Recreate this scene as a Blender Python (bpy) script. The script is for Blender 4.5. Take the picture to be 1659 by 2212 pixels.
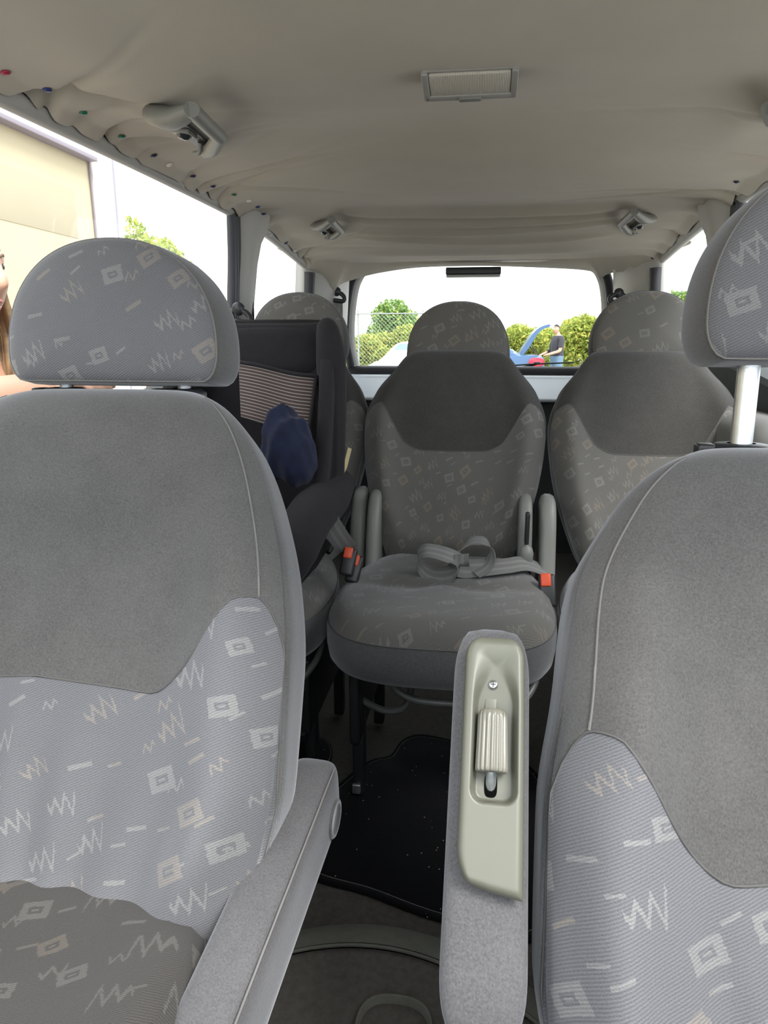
import bpy, bmesh, math, random
import numpy as np
from mathutils import Vector, Matrix

for _o in list(bpy.data.objects): bpy.data.objects.remove(_o)
scn = bpy.context.scene
COL = scn.collection
R = math.radians
random.seed(7); RNG = np.random.default_rng(7)

# ------------------------------------------------------------------ camera
F, CX, CY = 1534.0, 829.5, 1106.0
CAM = np.array([0.045, 0.0, 1.40]); YAW = R(8.0); PIT = R(13.6)
FW = np.array([-math.sin(YAW)*math.cos(PIT), math.cos(YAW)*math.cos(PIT), -math.sin(PIT)])
RT = np.array([math.cos(YAW), math.sin(YAW), 0.0]); UPV = np.cross(RT, FW)
cd = bpy.data.cameras.new('camera'); cam = bpy.data.objects.new('camera', cd); COL.objects.link(cam)
cd.sensor_fit = 'HORIZONTAL'; cd.sensor_width = 36.0; cd.lens = F/1659.0*36.0; cd.clip_start = 0.02; cd.clip_end = 400
cam.matrix_world = Matrix(((RT[0], UPV[0], -FW[0], CAM[0]), (RT[1], UPV[1], -FW[1], CAM[1]), (RT[2], UPV[2], -FW[2], CAM[2]), (0, 0, 0, 1)))
scn.camera = cam

# ------------------------------------------------------------------ world, sun, exposure
w = bpy.data.worlds.new('sky'); scn.world = w; w.use_nodes = True
bg = w.node_tree.nodes['Background']; bg.inputs[0].default_value = (0.93, 0.97, 1.0, 1); bg.inputs[1].default_value = 1.25
sl = bpy.data.lights.new('sun', 'SUN'); sl.energy = 1.75; sl.angle = R(22); sl.color = (1.0, 0.97, 0.93)
so = bpy.data.objects.new('sun', sl); COL.objects.link(so)
so.rotation_euler = Vector((-0.52, 0.50, -0.95)).to_track_quat('-Z', 'Y').to_euler()
vs = scn.view_settings
vs.view_transform = 'Standard'; vs.look = 'None'; vs.gamma = 1.0; vs.use_curve_mapping = False; vs.exposure = 1.42
scn.cycles.use_denoising = True
scn.cycles.max_bounces = 10; scn.cycles.diffuse_bounces = 5; scn.cycles.transparent_max_bounces = 24
scn.cycles.caustics_reflective = False; scn.cycles.caustics_refractive = False

# ------------------------------------------------------------------ finding places: a pixel of the photo met with a plane of the van
def ray(px, py): return FW + RT*(px-CX)/F + UPV*(CY-py)/F
def UY(px, py, Y): r = ray(px, py); return CAM + r*(Y-CAM[1])/r[1]
def UX(px, py, X): r = ray(px, py); return CAM + r*(X-CAM[0])/r[0]
def UZ(px, py, Z): r = ray(px, py); return CAM + r*(Z-CAM[2])/r[2]

# ------------------------------------------------------------------ scene helpers
def V(*a): return np.array(a, float)
def mesh(name, verts, faces, mat=None, parent=None, smooth=True, uv=None, loc=None, sub=0, autosm=None):
    me = bpy.data.meshes.new(name)
    verts = np.asarray(verts, float)
    c = np.array([(verts[:, 0].min()+verts[:, 0].max())/2, (verts[:, 1].min()+verts[:, 1].max())/2, verts[:, 2].min()]) if loc is None else np.asarray(loc, float)
    me.from_pydata([tuple(v) for v in verts-c], [], [tuple(int(i) for i in f) for f in faces])
    if uv is not None:
        lay = me.uv_layers.new(name='UVMap')
        li = np.empty(len(me.loops), int); me.loops.foreach_get('vertex_index', li)
        lay.data.foreach_set('uv', np.asarray(uv, float)[li].ravel())
    me.validate(); me.update()
    if smooth: me.polygons.foreach_set('use_smooth', [True]*len(me.polygons))
    if autosm is not None and smooth: me.set_sharp_from_angle(angle=R(autosm))
    if mat is not None: me.materials.append(mat)
    o = bpy.data.objects.new(name, me); COL.objects.link(o)
    o.location = c
    if parent is not None: setparent(o, parent)
    if sub:
        m = o.modifiers.new('sub', 'SUBSURF'); m.levels = sub; m.render_levels = sub
    return o
def wloc(o):
    p = np.array(o.location)
    while o.parent is not None:
        o = o.parent; p = p+np.array(o.location)
    return p
def setparent(o, p):      # parents carry only a location
    o.location = tuple(np.array(o.location)-wloc(p)); o.parent = p
def tag(o, label, cat, group=None):
    o['label'] = label; o['category'] = cat
    if group: o['group'] = group
    return o
def thing(name, label, cat, loc, group=None):
    o = bpy.data.objects.new(name, None); COL.objects.link(o); o.location = tuple(loc); o.empty_display_size = .05
    return tag(o, label, cat, group)
def struct(o, label=None, cat=None):
    o['kind'] = 'structure'
    if label: o['label'] = label; o['category'] = cat
    return o
def sempty(name, loc, label=None, cat=None):
    o = bpy.data.objects.new(name, None); COL.objects.link(o); o.location = tuple(loc); o.empty_display_size = .05
    return struct(o, label, cat)

def grid(P, closed_u=False, closed_v=False):
    """faces of an (n, m) grid of points, row-major"""
    n, m = P
    f = []
    for i in range(n if closed_u else n-1):
        for j in range(m if closed_v else m-1):
            a = i*m+j; b = i*m+(j+1) % m; c = ((i+1) % n)*m+(j+1) % m; d = ((i+1) % n)*m+j
            f.append((a, b, c, d))
    return f
def catmull(pts, n=8, closed=False):
    pts = [np.asarray(p, float) for p in pts]
    out = []
    N = len(pts)
    rng = range(N) if closed else range(N-1)
    for i in rng:
        p1, p2 = pts[i], pts[(i+1) % N]
        p0 = pts[(i-1) % N] if (closed or i > 0) else 2*p1-p2
        p3 = pts[(i+2) % N] if (closed or i+2 < N) else 2*p2-p1
        for k in range(n):
            t = k/n
            out.append(.5*((2*p1)+(-p0+p2)*t+(2*p0-5*p1+4*p2-p3)*t*t+(-p0+3*p1-3*p2+p3)*t**3))
    if not closed: out.append(pts[-1])
    return np.array(out)
def frames(path, closed=False, up0=None):
    path = np.asarray(path, float); n = len(path)
    T = np.roll(path, -1, 0)-np.roll(path, 1, 0)
    if not closed: T[0] = path[1]-path[0]; T[-1] = path[-1]-path[-2]
    T /= np.maximum(np.linalg.norm(T, axis=1)[:, None], 1e-9)
    u = np.array(up0 if up0 is not None else ([0, 0, 1.] if abs(T[0][2]) < .9 else [1., 0, 0]), float)
    A = []
    for i in range(n):
        u = u-T[i]*np.dot(u, T[i]); u /= np.linalg.norm(u)+1e-12; A.append(u.copy())
    A = np.array(A); B = np.cross(T, A)
    return T, A, B
def tube_geo(path, r, n=10, closed=False, cap=True, up0=None, flat=1.0):
    path = np.asarray(path, float); r = np.broadcast_to(np.asarray(r, float), (len(path),))
    T, A, B = frames(path, closed, up0)
    ang = np.linspace(0, 2*math.pi, n, endpoint=False)
    v = (path[:, None, :]+(A[:, None, :]*np.cos(ang)[None, :, None]*flat+B[:, None, :]*np.sin(ang)[None, :, None])*r[:, None, None]).reshape(-1, 3)
    f = grid((len(path), n), closed, True)
    if cap and not closed:
        f.append(tuple(range(n))[::-1]); f.append(tuple((len(path)-1)*n+k for k in range(n)))
    return v, f
def tube(name, path, r, mat, parent=None, n=10, closed=False, cap=True, up0=None, flat=1.0):
    v, f = tube_geo(path, r, n, closed, cap, up0, flat)
    return mesh(name, v, f, mat, parent, autosm=60)
def bevbox(name, size, mat, parent=None, at=(0, 0, 0), bev=.005, seg=3, rot=None, taper=None):
    bm = bmesh.new(); bmesh.ops.create_cube(bm, size=1)
    for v in bm.verts:
        v.co = Vector((v.co.x*size[0], v.co.y*size[1], v.co.z*size[2]))
        if taper and v.co.z > 0: v.co.x *= taper[0]; v.co.y *= taper[1]
    if bev > 0: bmesh.ops.bevel(bm, geom=list(bm.edges), offset=bev, segments=seg, profile=.5, affect='EDGES')
    vs_ = np.array([v.co[:] for v in bm.verts]); fs = [[v.index for v in f.verts] for f in bm.faces]
    bm.free()
    if rot is not None: vs_ = vs_ @ np.array(rot).T
    return mesh(name, vs_+np.asarray(at, float), fs, mat, parent, autosm=50)
def basis(ex, ey):
    ex = np.asarray(ex, float); ex = ex/np.linalg.norm(ex); ey = np.asarray(ey, float); ey = ey-ex*np.dot(ex, ey); ey /= np.linalg.norm(ey)
    return np.stack([ex, ey, np.cross(ex, ey)], 1)     # columns
def rings(outline, lay, org, M, split=None):
    """outline (n,2) about 0; lay = list of (scale, height); frame M columns ex, ey, normal. Returns (verts, faces, uv) for lay[:split+1] and lay[split:]"""
    n = len(outline); outs = []
    segs = [lay] if split is None else [lay[:split+1], lay[split:]]
    for sg in segs:
        vs_, uv, fs = [], [], []
        for s, h in sg:
            for p in outline:
                sx, sy = (s, s) if np.isscalar(s) else s
                vs_.append(np.asarray(org)+M @ V(p[0]*sx, p[1]*sy, h)); uv.append((p[0]*sx, p[1]*sy))
        fs = grid((len(sg), n), False, True)
        if sg[0][0] == 0 or (np.isscalar(sg[0][0]) and sg[0][0] < 1e-6): pass
        outs.append((np.array(vs_), fs, np.array(uv)))
    return outs
def superell(n, a, b, p, N=64, b2=None):
    t = np.linspace(0, 2*math.pi, N, endpoint=False)
    x = a*np.sign(np.cos(t))*np.abs(np.cos(t))**(2/p); y = np.sign(np.sin(t))*np.abs(np.sin(t))**(2/p)
    y = np.where(y > 0, y*b, y*(b if b2 is None else b2))
    return resample(np.stack([x, y], 1), N)
def resample(P, N, closed=True):
    Q = np.vstack([P, P[:1]]) if closed else np.asarray(P)
    d = np.r_[0, np.cumsum(np.linalg.norm(np.diff(Q, axis=0), axis=1))]
    s = np.linspace(0, d[-1], N, endpoint=not closed)
    return np.stack([np.interp(s, d, Q[:, k]) for k in range(Q.shape[1])], 1)
def sstep(a, b, x):
    t = np.clip((np.asarray(x, float)-a)/(b-a), 0, 1); return t*t*(3-2*t)
def lathe(prof, n=24):
    ang = np.linspace(0, 2*math.pi, n, endpoint=False)
    v = np.array([(r*math.cos(a), r*math.sin(a), z) for r, z in prof for a in ang])
    return v, grid((len(prof), n), False, True)

# ------------------------------------------------------------------ materials
class X:      # arithmetic on shader sockets
    def __init__(s, nt, k): s.nt, s.k = nt, k
    def op(s, o, b=None, c=None):
        nd = s.nt.nodes.new('ShaderNodeMath'); nd.operation = o; s.nt.links.new(s.k, nd.inputs[0])
        for i, q in ((1, b), (2, c)):
            if q is None: continue
            if isinstance(q, X): s.nt.links.new(q.k, nd.inputs[i])
            else: nd.inputs[i].default_value = q
        return X(s.nt, nd.outputs[0])
    def __add__(s, b): return s.op('ADD', b)
    def __sub__(s, b): return s.op('SUBTRACT', b)
    def __mul__(s, b): return s.op('MULTIPLY', b)
    def __truediv__(s, b): return s.op('DIVIDE', b)
    def lt(s, b): return s.op('LESS_THAN', b)
    def gt(s, b): return s.op('GREATER_THAN', b)
    def mx(s, b): return s.op('MAXIMUM', b)
    def mn(s, b): return s.op('MINIMUM', b)
    def abs(s): return s.op('ABSOLUTE')
    def fl(s): return s.op('FLOOR')
    def sin(s): return s.op('SINE')
    def cos(s): return s.op('COSINE')
def newmat(name, col, rough=.6, sheen=0, metal=0, spec=.5, coat=0):
    m = bpy.data.materials.new(name); m.use_nodes = True
    nt = m.node_tree; b = nt.nodes['Principled BSDF']
    b.inputs['Base Color'].default_value = (*col, 1); b.inputs['Roughness'].default_value = rough
    b.inputs['Metallic'].default_value = metal; b.inputs['Specular IOR Level'].default_value = spec
    if sheen: b.inputs['Sheen Weight'].default_value = sheen; b.inputs['Sheen Roughness'].default_value = .45; b.inputs['Sheen Tint'].default_value = (.9, .93, 1, 1)
    if coat: b.inputs['Coat Weight'].default_value = coat; b.inputs['Coat Roughness'].default_value = .08
    return m, nt, b
def node(nt, t, **kw):
    n = nt.nodes.new(t)
    for k, v in kw.items():
        if k.startswith('i_'): n.inputs[k[2:].replace('_', ' ')].default_value = v
        else: setattr(n, k, v)
    return n
def coords(nt, kind='Object'): return nt.nodes.new('ShaderNodeTexCoord').outputs[kind]
def noise(nt, scale, detail=2, rough=.5, vec=None, kind='Object'):
    n = node(nt, 'ShaderNodeTexNoise'); n.inputs['Scale'].default_value = scale; n.inputs['Detail'].default_value = detail; n.inputs['Roughness'].default_value = rough
    nt.links.new(coords(nt, kind) if vec is None else vec, n.inputs['Vector']); return X(nt, n.outputs['Fac'])
def mixcol(nt, fac, a, b):
    n = node(nt, 'ShaderNodeMix', data_type='RGBA')
    for s, q in (('A', a), ('B', b)):
        i = [k for k in n.inputs if k.name == s and k.type == 'RGBA'][0]
        if isinstance(q, (tuple, list)): i.default_value = (*q[:3], 1)
        else: nt.links.new(q, i)
    i = n.inputs[0]
    if isinstance(fac, X): nt.links.new(fac.k, i)
    else: i.default_value = fac
    return [k for k in n.outputs if k.type == 'RGBA'][0]
def bump(nt, b, h, strength=.3, dist=.001):
    n = node(nt, 'ShaderNodeBump'); n.inputs['Strength'].default_value = strength; n.inputs['Distance'].default_value = dist
    nt.links.new(h.k, n.inputs['Height']); nt.links.new(n.outputs[0], b.inputs['Normal'])
def tinted(name, col, rough=.6, sheen=0, var=.12, scale=60, bscale=400, bstr=.2, bdist=.0006, spec=.5, metal=0, coat=0, col2=None, kind='Object'):
    m, nt, b = newmat(name, col, rough, sheen, metal, spec, coat)
    nz = noise(nt, scale, 3, .6, kind=kind)
    c2 = col2 if col2 else tuple(min(1, c*(1+var)) for c in col); c1 = tuple(c*(1-var) for c in col)
    nt.links.new(mixcol(nt, (nz-.5)*1.8+.5, c1, c2), b.inputs['Base Color'])
    if bstr: bump(nt, b, noise(nt, bscale, 2, kind=kind), bstr, bdist)
    return m
def fabric_pattern(name, base, light, beige, cell=.062, off=(0, 0), strength=.66, ribs=.0029, sheen=.35):
    m, nt, b = newmat(name, base, .9, sheen, spec=.15)
    sep = node(nt, 'ShaderNodeSeparateXYZ'); nt.links.new(coords(nt, 'UV'), sep.inputs[0])
    u, v = X(nt, sep.outputs[0]), X(nt, sep.outputs[1])
    nz = noise(nt, 260, 2, .6, kind='UV')
    ur, vr = u, v
    u = u+(nz-.5)*.004+off[0]; v = v+(nz-.5)*.004+off[1]
    ca, sa = math.cos(R(24)), math.sin(R(24))
    mask = None; tint = None
    for li, (cs, o1, pres) in enumerate(((cell, 0., .86), (cell*.92, .37, .50))):
        p = (u*ca+v*sa)/cs+o1; q = (v*ca-u*sa)/(cs*.80)+o1*2.3
        row = q.fl(); p = p+row*.43
        col = p.fl()
        cmb = node(nt, 'ShaderNodeCombineXYZ'); nt.links.new(col.k, cmb.inputs[0]); nt.links.new(row.k, cmb.inputs[1]); cmb.inputs[2].default_value = li*3.7
        wn = node(nt, 'ShaderNodeTexWhiteNoise', noise_dimensions='3D'); nt.links.new(cmb.outputs[0], wn.inputs['Vector'])
        r = X(nt, wn.outputs['Value']); sc = node(nt, 'ShaderNodeSeparateColor'); nt.links.new(wn.outputs['Color'], sc.inputs[0])
        r1, r2, r3 = (X(nt, sc.outputs[k]) for k in range(3))
        fx = p-col-.5+(r1-.5)*.34; fy = (q-row-.5)*.80+(r2-.5)*.26
        ang = (r3-.5)*.55
        c_, s_ = ang.cos(), ang.sin()
        x = fx*c_+fy*s_; y = fy*c_-fx*s_
        sz = r2*.35+.80; x = x/sz; y = y/sz
        ax, ay = x.abs(), y.abs()
        fr = (ax-.24).mx(ay-.185).lt(0)-(ax-.115).mx(ay-.075).lt(0)*(((ax-.06).mx(ay-.022)).gt(0))
        tri = ((x*4.4+r1).op('FRACT')-.5).abs()*2.0-.5
        amp = (x+.42)*.52+.14
        zz = (y-tri*amp).abs().lt(.080)*ax.lt(.32)
        da = ax.lt(.20)*(y.abs()).lt(.042)
        sel1 = r.lt(.36); sel2 = r.gt(.36)*r.lt(.68); sel3 = r.gt(.68)*r.lt(pres)
        mk = fr*sel1+zz*sel2+da*sel3
        if li: mk = (ax.lt(.17)*ay.lt(.034))*r.lt(.35)+(y-tri*.22).abs().lt(.05)*ax.lt(.2)*r.gt(.35)*r.lt(.55)
        mask = mk if mask is None else mask.mx(mk); tint = r3 if tint is None else tint
    wear = noise(nt, 9, 3, .6, kind='UV')
    lightc = mixcol(nt, tint.gt(.72), light, beige)
    spk = noise(nt, 700, 1, .5, kind='UV')
    rb = ((vr-ur*.55+(nz-.5)*.0007)*(2*math.pi/ribs)).sin()
    rb2 = ((ur+vr*.25)*(2*math.pi/(ribs*.8))).sin()
    weave = rb*.17+rb*rb2*.07
    c = mixcol(nt, mask.mn(1.0)*(wear*.5+.62)*strength, base, lightc)
    hs = node(nt, 'ShaderNodeHueSaturation'); nt.links.new(c, hs.inputs['Color'])
    nt.links.new((weave+(spk-.5)*.5+(wear-.5)*.18+1.0).k, hs.inputs['Value'])
    nt.links.new(hs.outputs[0], b.inputs['Base Color'])
    bump(nt, b, rb*.5+spk, .35, .0006)
    return m
def velour(name, col, sheen=.45):
    m, nt, b = newmat(name, col, .92, sheen, spec=.12)
    n1 = noise(nt, 14, 3, .6); n2 = noise(nt, 480, 2, .7); 
    mp = node(nt, 'ShaderNodeMapping'); mp.inputs['Scale'].default_value = (900, 900, 160); nt.links.new(coords(nt), mp.inputs[0])
    n3 = noise(nt, 1, 1, .5, vec=mp.outputs[0])
    hs = node(nt, 'ShaderNodeHueSaturation'); hs.inputs['Color'].default_value = (*col, 1)
    nt.links.new(((n1-.5)*.45+(n2-.5)*1.0+(n3-.5)*.5+1.0).k, hs.inputs['Value']); nt.links.new(hs.outputs[0], b.inputs['Base Color'])
    bump(nt, b, n2+n3, .3, .0006)
    return m
def glassmat(name, tint=(.97, .985, .985), refl=.06):
    m = bpy.data.materials.new(name); m.use_nodes = True; nt = m.node_tree; nt.nodes.clear()
    out = node(nt, 'ShaderNodeOutputMaterial'); tr = node(nt, 'ShaderNodeBsdfTransparent'); tr.inputs[0].default_value = (*tint, 1)
    gl = node(nt, 'ShaderNodeBsdfGlossy'); gl.inputs['Roughness'].default_value = .02
    lf = node(nt, 'ShaderNodeLayerWeight'); lf.inputs['Blend'].default_value = .5
    fac = X(nt, lf.outputs['Facing']).op('POWER', 4.0)*.30+.02
    mx = node(nt, 'ShaderNodeMixShader'); nt.links.new(fac.k, mx.inputs[0]); nt.links.new(tr.outputs[0], mx.inputs[1]); nt.links.new(gl.outputs[0], mx.inputs[2])
    nt.links.new(mx.outputs[0], out.inputs[0]); return m

M = {}
M['pat'] = fabric_pattern('patterned seat fabric', (.140, .141, .150), (.25, .247, .242), (.25, .224, .196), cell=.055)
M['pat2'] = fabric_pattern('patterned rear seat fabric', (.122, .118, .110), (.205, .202, .192), (.215, .178, .142), cell=.056, off=(.31, .17))
M['patd'] = fabric_pattern('shade-darkened patterned cushion fabric', (.062, .058, .055), (.125, .12, .112), (.13, .112, .095), cell=.060, off=(.2, .7), sheen=.12)  # darker copy of the seat fabric; the front cushions' shade is in its colour
M['vel'] = velour('grey velour', (.094, .091, .089))
M['vel2'] = velour('dark grey velour', (.056, .0545, .0515), .3)
M['band'] = velour('grey velour side band', (.105, .105, .107))
M['arm'] = velour('armrest velour', (.105, .103, .107), .35)
M['seam'] = newmat('seam thread', (.10, .098, .095), .9)[0]
M['seaml'] = newmat('light seam thread', (.165, .16, .155), .9)[0]
M['liner'] = tinted('headliner cloth', (.50, .465, .395), .95, .15, .07, 5, 700, .25, .0007, spec=.1)
M['trim'] = tinted('light grey trim plastic', (.46, .46, .44), .55, var=.04, scale=8, bscale=900, bstr=.1)
M['grey'] = tinted('grey moulded plastic', (.21, .215, .20), .45, var=.04, scale=10, bscale=900, bstr=.12)
M['olive'] = tinted('olive grey moulded plastic', (.130, .132, .103), .38, var=.03, scale=12, bscale=1200, bstr=.12)
M['knob'] = newmat('ribbed knob plastic', (.175, .168, .138), .22)[0]
M['dark'] = tinted('black plastic', (.022, .024, .027), .4, var=.1, scale=20, bstr=.1)
M['rubber'] = tinted('black rubber', (.03, .032, .038), .55, var=.1, scale=20, bstr=.1)
M['channel'] = tinted('slate grey channel rubber', (.060, .065, .080), .45, var=.1, scale=20, bstr=.1)
M['darktrim'] = tinted('dark load bay trim', (.030, .036, .036), .7, var=.12, scale=14)
M['door'] = tinted('grey door panel', (.19, .19, .185), .7, var=.06, scale=12)
M['carpet'] = tinted('brown grey carpet', (.060, .055, .048), .98, .1, .25, 90, 900, .6, .002, spec=.05)
M['carpet2'] = tinted('olive console plastic', (.085, .085, .072), .8, 0, .12, 60, 900, .3, .001, spec=.2)
M['slot'] = newmat('black opening', (.004, .004, .004), 1., spec=0)[0]
M['gap'] = newmat('dark gap lining', (.045, .03, .028), .9)[0]
M['chrome'] = newmat('bright steel', (.72, .74, .76), .22, metal=1)[0]
M['zinc'] = tinted('galvanised steel', (.62, .66, .70), .35, var=.15, scale=40, bstr=.2, metal=.9)
M['steel'] = tinted('grey painted steel tube', (.12, .13, .125), .4, var=.1, scale=30, bstr=0)
M['wire'] = newmat('dull wire', (.34, .36, .34), .5, metal=.6)[0]
M['belt'] = tinted('grey belt webbing', (.17, .17, .168), .5, .2, .1, 120, 1200, .3, .0005)
M['red'] = newmat('orange red button', (.72, .085, .03), .4)[0]
M['silver'] = newmat('silver paint', (.74, .80, .86), .35, coat=.3)[0]
M['glass'] = glassmat('window glass')
M['lens'] = tinted('lamp lens', (.55, .53, .46), .25, var=.03, scale=20, bstr=0)
M['lampframe'] = newmat('lamp frame plastic', (.33, .33, .31), .4)[0]
M['blackcloth'] = tinted('black child seat cloth', (.016, .014, .017), .95, .03, .15, 60, 700, .3)
M['shell'] = tinted('black child seat shell', (.014, .013, .014), .75, spec=.2, var=.1, scale=30)
M['blue'] = tinted('navy fleece', (.008, .013, .042), .95, .08, .35, 40, 350, .5, .002)
M['yellow'] = newmat('pale label', (.55, .47, .26), .6)[0]
M['white'] = newmat('white plastic', (.75, .75, .73), .5)[0]
for nme, c in (('pinred', (.35, .02, .05)), ('pinblue', (.015, .03, .16)), ('pingreen', (.01, .14, .08)), ('pinnavy', (.015, .02, .06))):
    M[nme] = newmat(nme+' plastic', c, .35)[0]
def mat_mat():
    m, nt, b = newmat('black rubber backed mat', (.006, .006, .007), .95, .05, spec=.05)
    vo = node(nt, 'ShaderNodeTexVoronoi'); vo.inputs['Scale'].default_value = 95; nt.links.new(coords(nt), vo.inputs['Vector'])
    wn = node(nt, 'ShaderNodeTexWhiteNoise'); nt.links.new(vo.outputs['Position'], wn.inputs['Vector'])
    big = noise(nt, 7, 2, .5)
    crumb = X(nt, vo.outputs['Distance']).lt(.13)*X(nt, wn.outputs['Value']).gt((big*-.6)+1.17)
    nt.links.new(mixcol(nt, crumb, (.006, .006, .007), (.30, .28, .25)), b.inputs['Base Color'])
    bump(nt, b, noise(nt, 500, 2), .6, .002); return m
M['mat'] = mat_mat()
def stripes():
    m, nt, b = newmat('striped pad cloth', (.1, .08, .075), .95, .15, spec=.1)
    sep = node(nt, 'ShaderNodeSeparateXYZ'); nt.links.new(coords(nt, 'UV'), sep.inputs[0])
    v = X(nt, sep.outputs[1])
    st = (v/.0074).op('FRACT').lt(.24)
    nt.links.new(mixcol(nt, st, (.085, .062, .058), (.33, .31, .29)), b.inputs['Base Color']); return m
M['stripe'] = stripes()
def lensmat():
    m, nt, b = newmat('ribbed lamp lens', (.62, .60, .52), .22, spec=.6)
    sep = node(nt, 'ShaderNodeSeparateXYZ'); nt.links.new(coords(nt, 'Object'), sep.inputs[0])
    x = X(nt, sep.outputs[0]); rb = (x*(2*math.pi/.0024)).sin()
    nt.links.new(mixcol(nt, rb*.5+.5, (.40, .385, .33), (.72, .70, .62)), b.inputs['Base Color']); bump(nt, b, rb, .5, .0008); return m
M['ribbed'] = lensmat()

# ================================================================== SETTING: the van's shell
def xs(z): return .725-(np.asarray(z, float)-1.12)*.115       # inner half width of the glass plane at height z
ZF = .42
def belt(y): return 1.255+.095*float(sstep(1.2, 2.2, y))      # height of the window sills
fl = mesh('floor', [(-.80, -.6, ZF), (.80, -.6, ZF), (.80, 3.5, ZF), (-.80, 3.5, ZF), (-.80, -.6, ZF-.03), (.80, -.6, ZF-.03), (.80, 3.5, ZF-.03), (-.80, 3.5, ZF-.03)],
          [(0, 1, 2, 3), (7, 6, 5, 4), (0, 4, 5, 1), (1, 5, 6, 2), (2, 6, 7, 3), (3, 7, 4, 0)], M['carpet'], smooth=False)
struct(fl, 'dark brown grey carpeted van floor', 'floor')

def fold(d, w): return np.exp(-(d/w)**2)
FOLDS = []
for k in range(26):     # loose cloth ridges running in from the pinned edges
    sd = -1 if k % 3 else 1
    FOLDS.append((sd*.62, random.uniform(1.0, 2.75), random.uniform(-.9, .9), random.uniform(.10, .26), random.uniform(.006, .013), random.uniform(.010, .022)))
def ceilz(x, y):
    x = np.asarray(x, float); y = np.asarray(y, float); a = np.abs(x)
    k = sstep(2.15, 3.10, y)
    z = 1.757+.043*(1-(np.minimum(a, .62)/.62)**2.6)-k*(.070+.012*(1-(a/.62)**2))
    z = z-np.maximum(a-.62, 0)*.55
    z = z-.026*fold(y-1.10, .17)*fold(x-.02, .42)+.016*fold(y-1.50, .17)*fold(x-.05, .42)-.030*fold(y-1.98, .24)*fold(x-.05, .42)-.012*fold(y-1.35, .10)*fold(x+.30, .12)
    z = z-.014*fold(y-1.18, .13)*fold(x+.42, .14)-.012*fold(x+.47, .07)*sstep(1.7, 1.2, y)
    for j, (y0, c, am, wd, x0) in enumerate(((2.36, .50, .020, .040, .03), (2.50, .66, .016, .028, .02), (2.61, .60, .014, .030, -.05), (2.74, .70, .013, .026, .04), (2.90, .35, .012, .05, -.02))):
        yf = y0-c*(x-x0)**2
        z = z-am*fold(y-yf, wd)*sstep(.50, .30, a)
    for (fx, fy, sl, ln, am, wd) in FOLDS:
        sd = np.sign(fx); inn = (fx-x)*sd         # distance in from the edge
        yl = fy+inn*sl
        z = z+am*fold(y-yl, wd)*np.exp(-np.maximum(inn, 0)/ln)*sstep(ln*2.6, ln*.3, inn)*(x*sd > 0)
    z = z+.005*np.sin(y*46+2*np.sin(y*9))*sstep(.54, .63, a)*sstep(1.35, 1.9, y)
    z = z-.010*fold(y-1.40, .20)*fold(a-.50, .05)
    return z
ny, nx = 330, 190
yy = np.linspace(.28, 3.12, ny); tx = np.linspace(-1, 1, nx); tx = np.sign(tx)*np.abs(tx)**.8
Pc = []
for y in yy:
    he = .648-.03*float(sstep(2.6, 3.1, y))+.004*math.sin(y*31)*float(sstep(1.3, 1.7, y))
    x = tx*he; z = ceilz(x, y); Pc.append(np.stack([x, np.full(nx, y), z], 1))
Pc = np.array(Pc).reshape(-1, 3)
ce = mesh('ceiling', Pc, [f[::-1] for f in grid((ny, nx))], M['liner'])
struct(ce, 'sagging beige cloth headliner pinned along its edges', 'headliner')
rf = mesh('roof_panel', [(x, y, z) for y in (.26, 3.3) for x, z in ((-.69, 1.768), (-.66, 1.80), (-.5, 1.84), (0, 1.86), (.5, 1.84), (.66, 1.80), (.69, 1.768))],
          [f[::-1] for f in grid((2, 7))], M['gap'], smooth=False); struct(rf, 'unseen van roof skin above the headliner, added to block daylight', 'roof')  # unseen; put in to stop light leaking round the headliner
# hanging corner flaps of the headliner at the rear
def flap(top, bot):
    t = catmull(top, 10); b = catmull(bot, 10); t = resample(t, 40, False); b = resample(b, 40, False)
    rows = 14; P = []
    for i in range(rows):
        s = i/(rows-1); q = t*(1-s)+b*s
        q = q+np.array([0, -.02, 0])*math.sin(math.pi*s)[..., None] if False else q
        q[:, 1] -= .018*math.sin(math.pi*s)+.004*np.sin(np.linspace(0, 14, 40))*s; P.append(q)
    return np.array(P).reshape(-1, 3), grid((rows, 40))
v_, f_ = flap([UY(600, 535, 2.62), UY(665, 540, 2.75), UY(740, 545, 2.9), UY(830, 560, 3.05), UY(900, 566, 3.1), UY(1030, 566, 3.11)], [UY(605, 541, 2.66), UY(650, 566, 2.80), UY(690, 612, 2.95), UY(718, 636, 3.00), UY(733, 616, 3.04), UY(765, 604, 3.08), UY(820, 590, 3.12), UY(905, 578, 3.14), UY(1030, 574, 3.15)])
struct(mesh('headliner_flap', v_, f_, M['liner'], ce))
v_, f_ = flap([UY(1024, 566, 3.11), UY(1130, 566, 3.1), UY(1220, 560, 3.05), UY(1340, 540, 2.9), UY(1430, 525, 2.75), UY(1490, 520, 2.6)], [UY(1024, 574, 3.15), UY(1130, 577, 3.14), UY(1245, 582, 3.12), UY(1288, 590, 3.09), UY(1293, 605, 3.08), UY(1318, 590, 3.06), UY(1372, 588, 3.02), UY(1379, 599, 3.0), UY(1402, 578, 2.93), UY(1440, 550, 2.78), UY(1490, 528, 2.63)])
struct(mesh('headliner_flap', v_, f_, M['liner'], ce))

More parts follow.
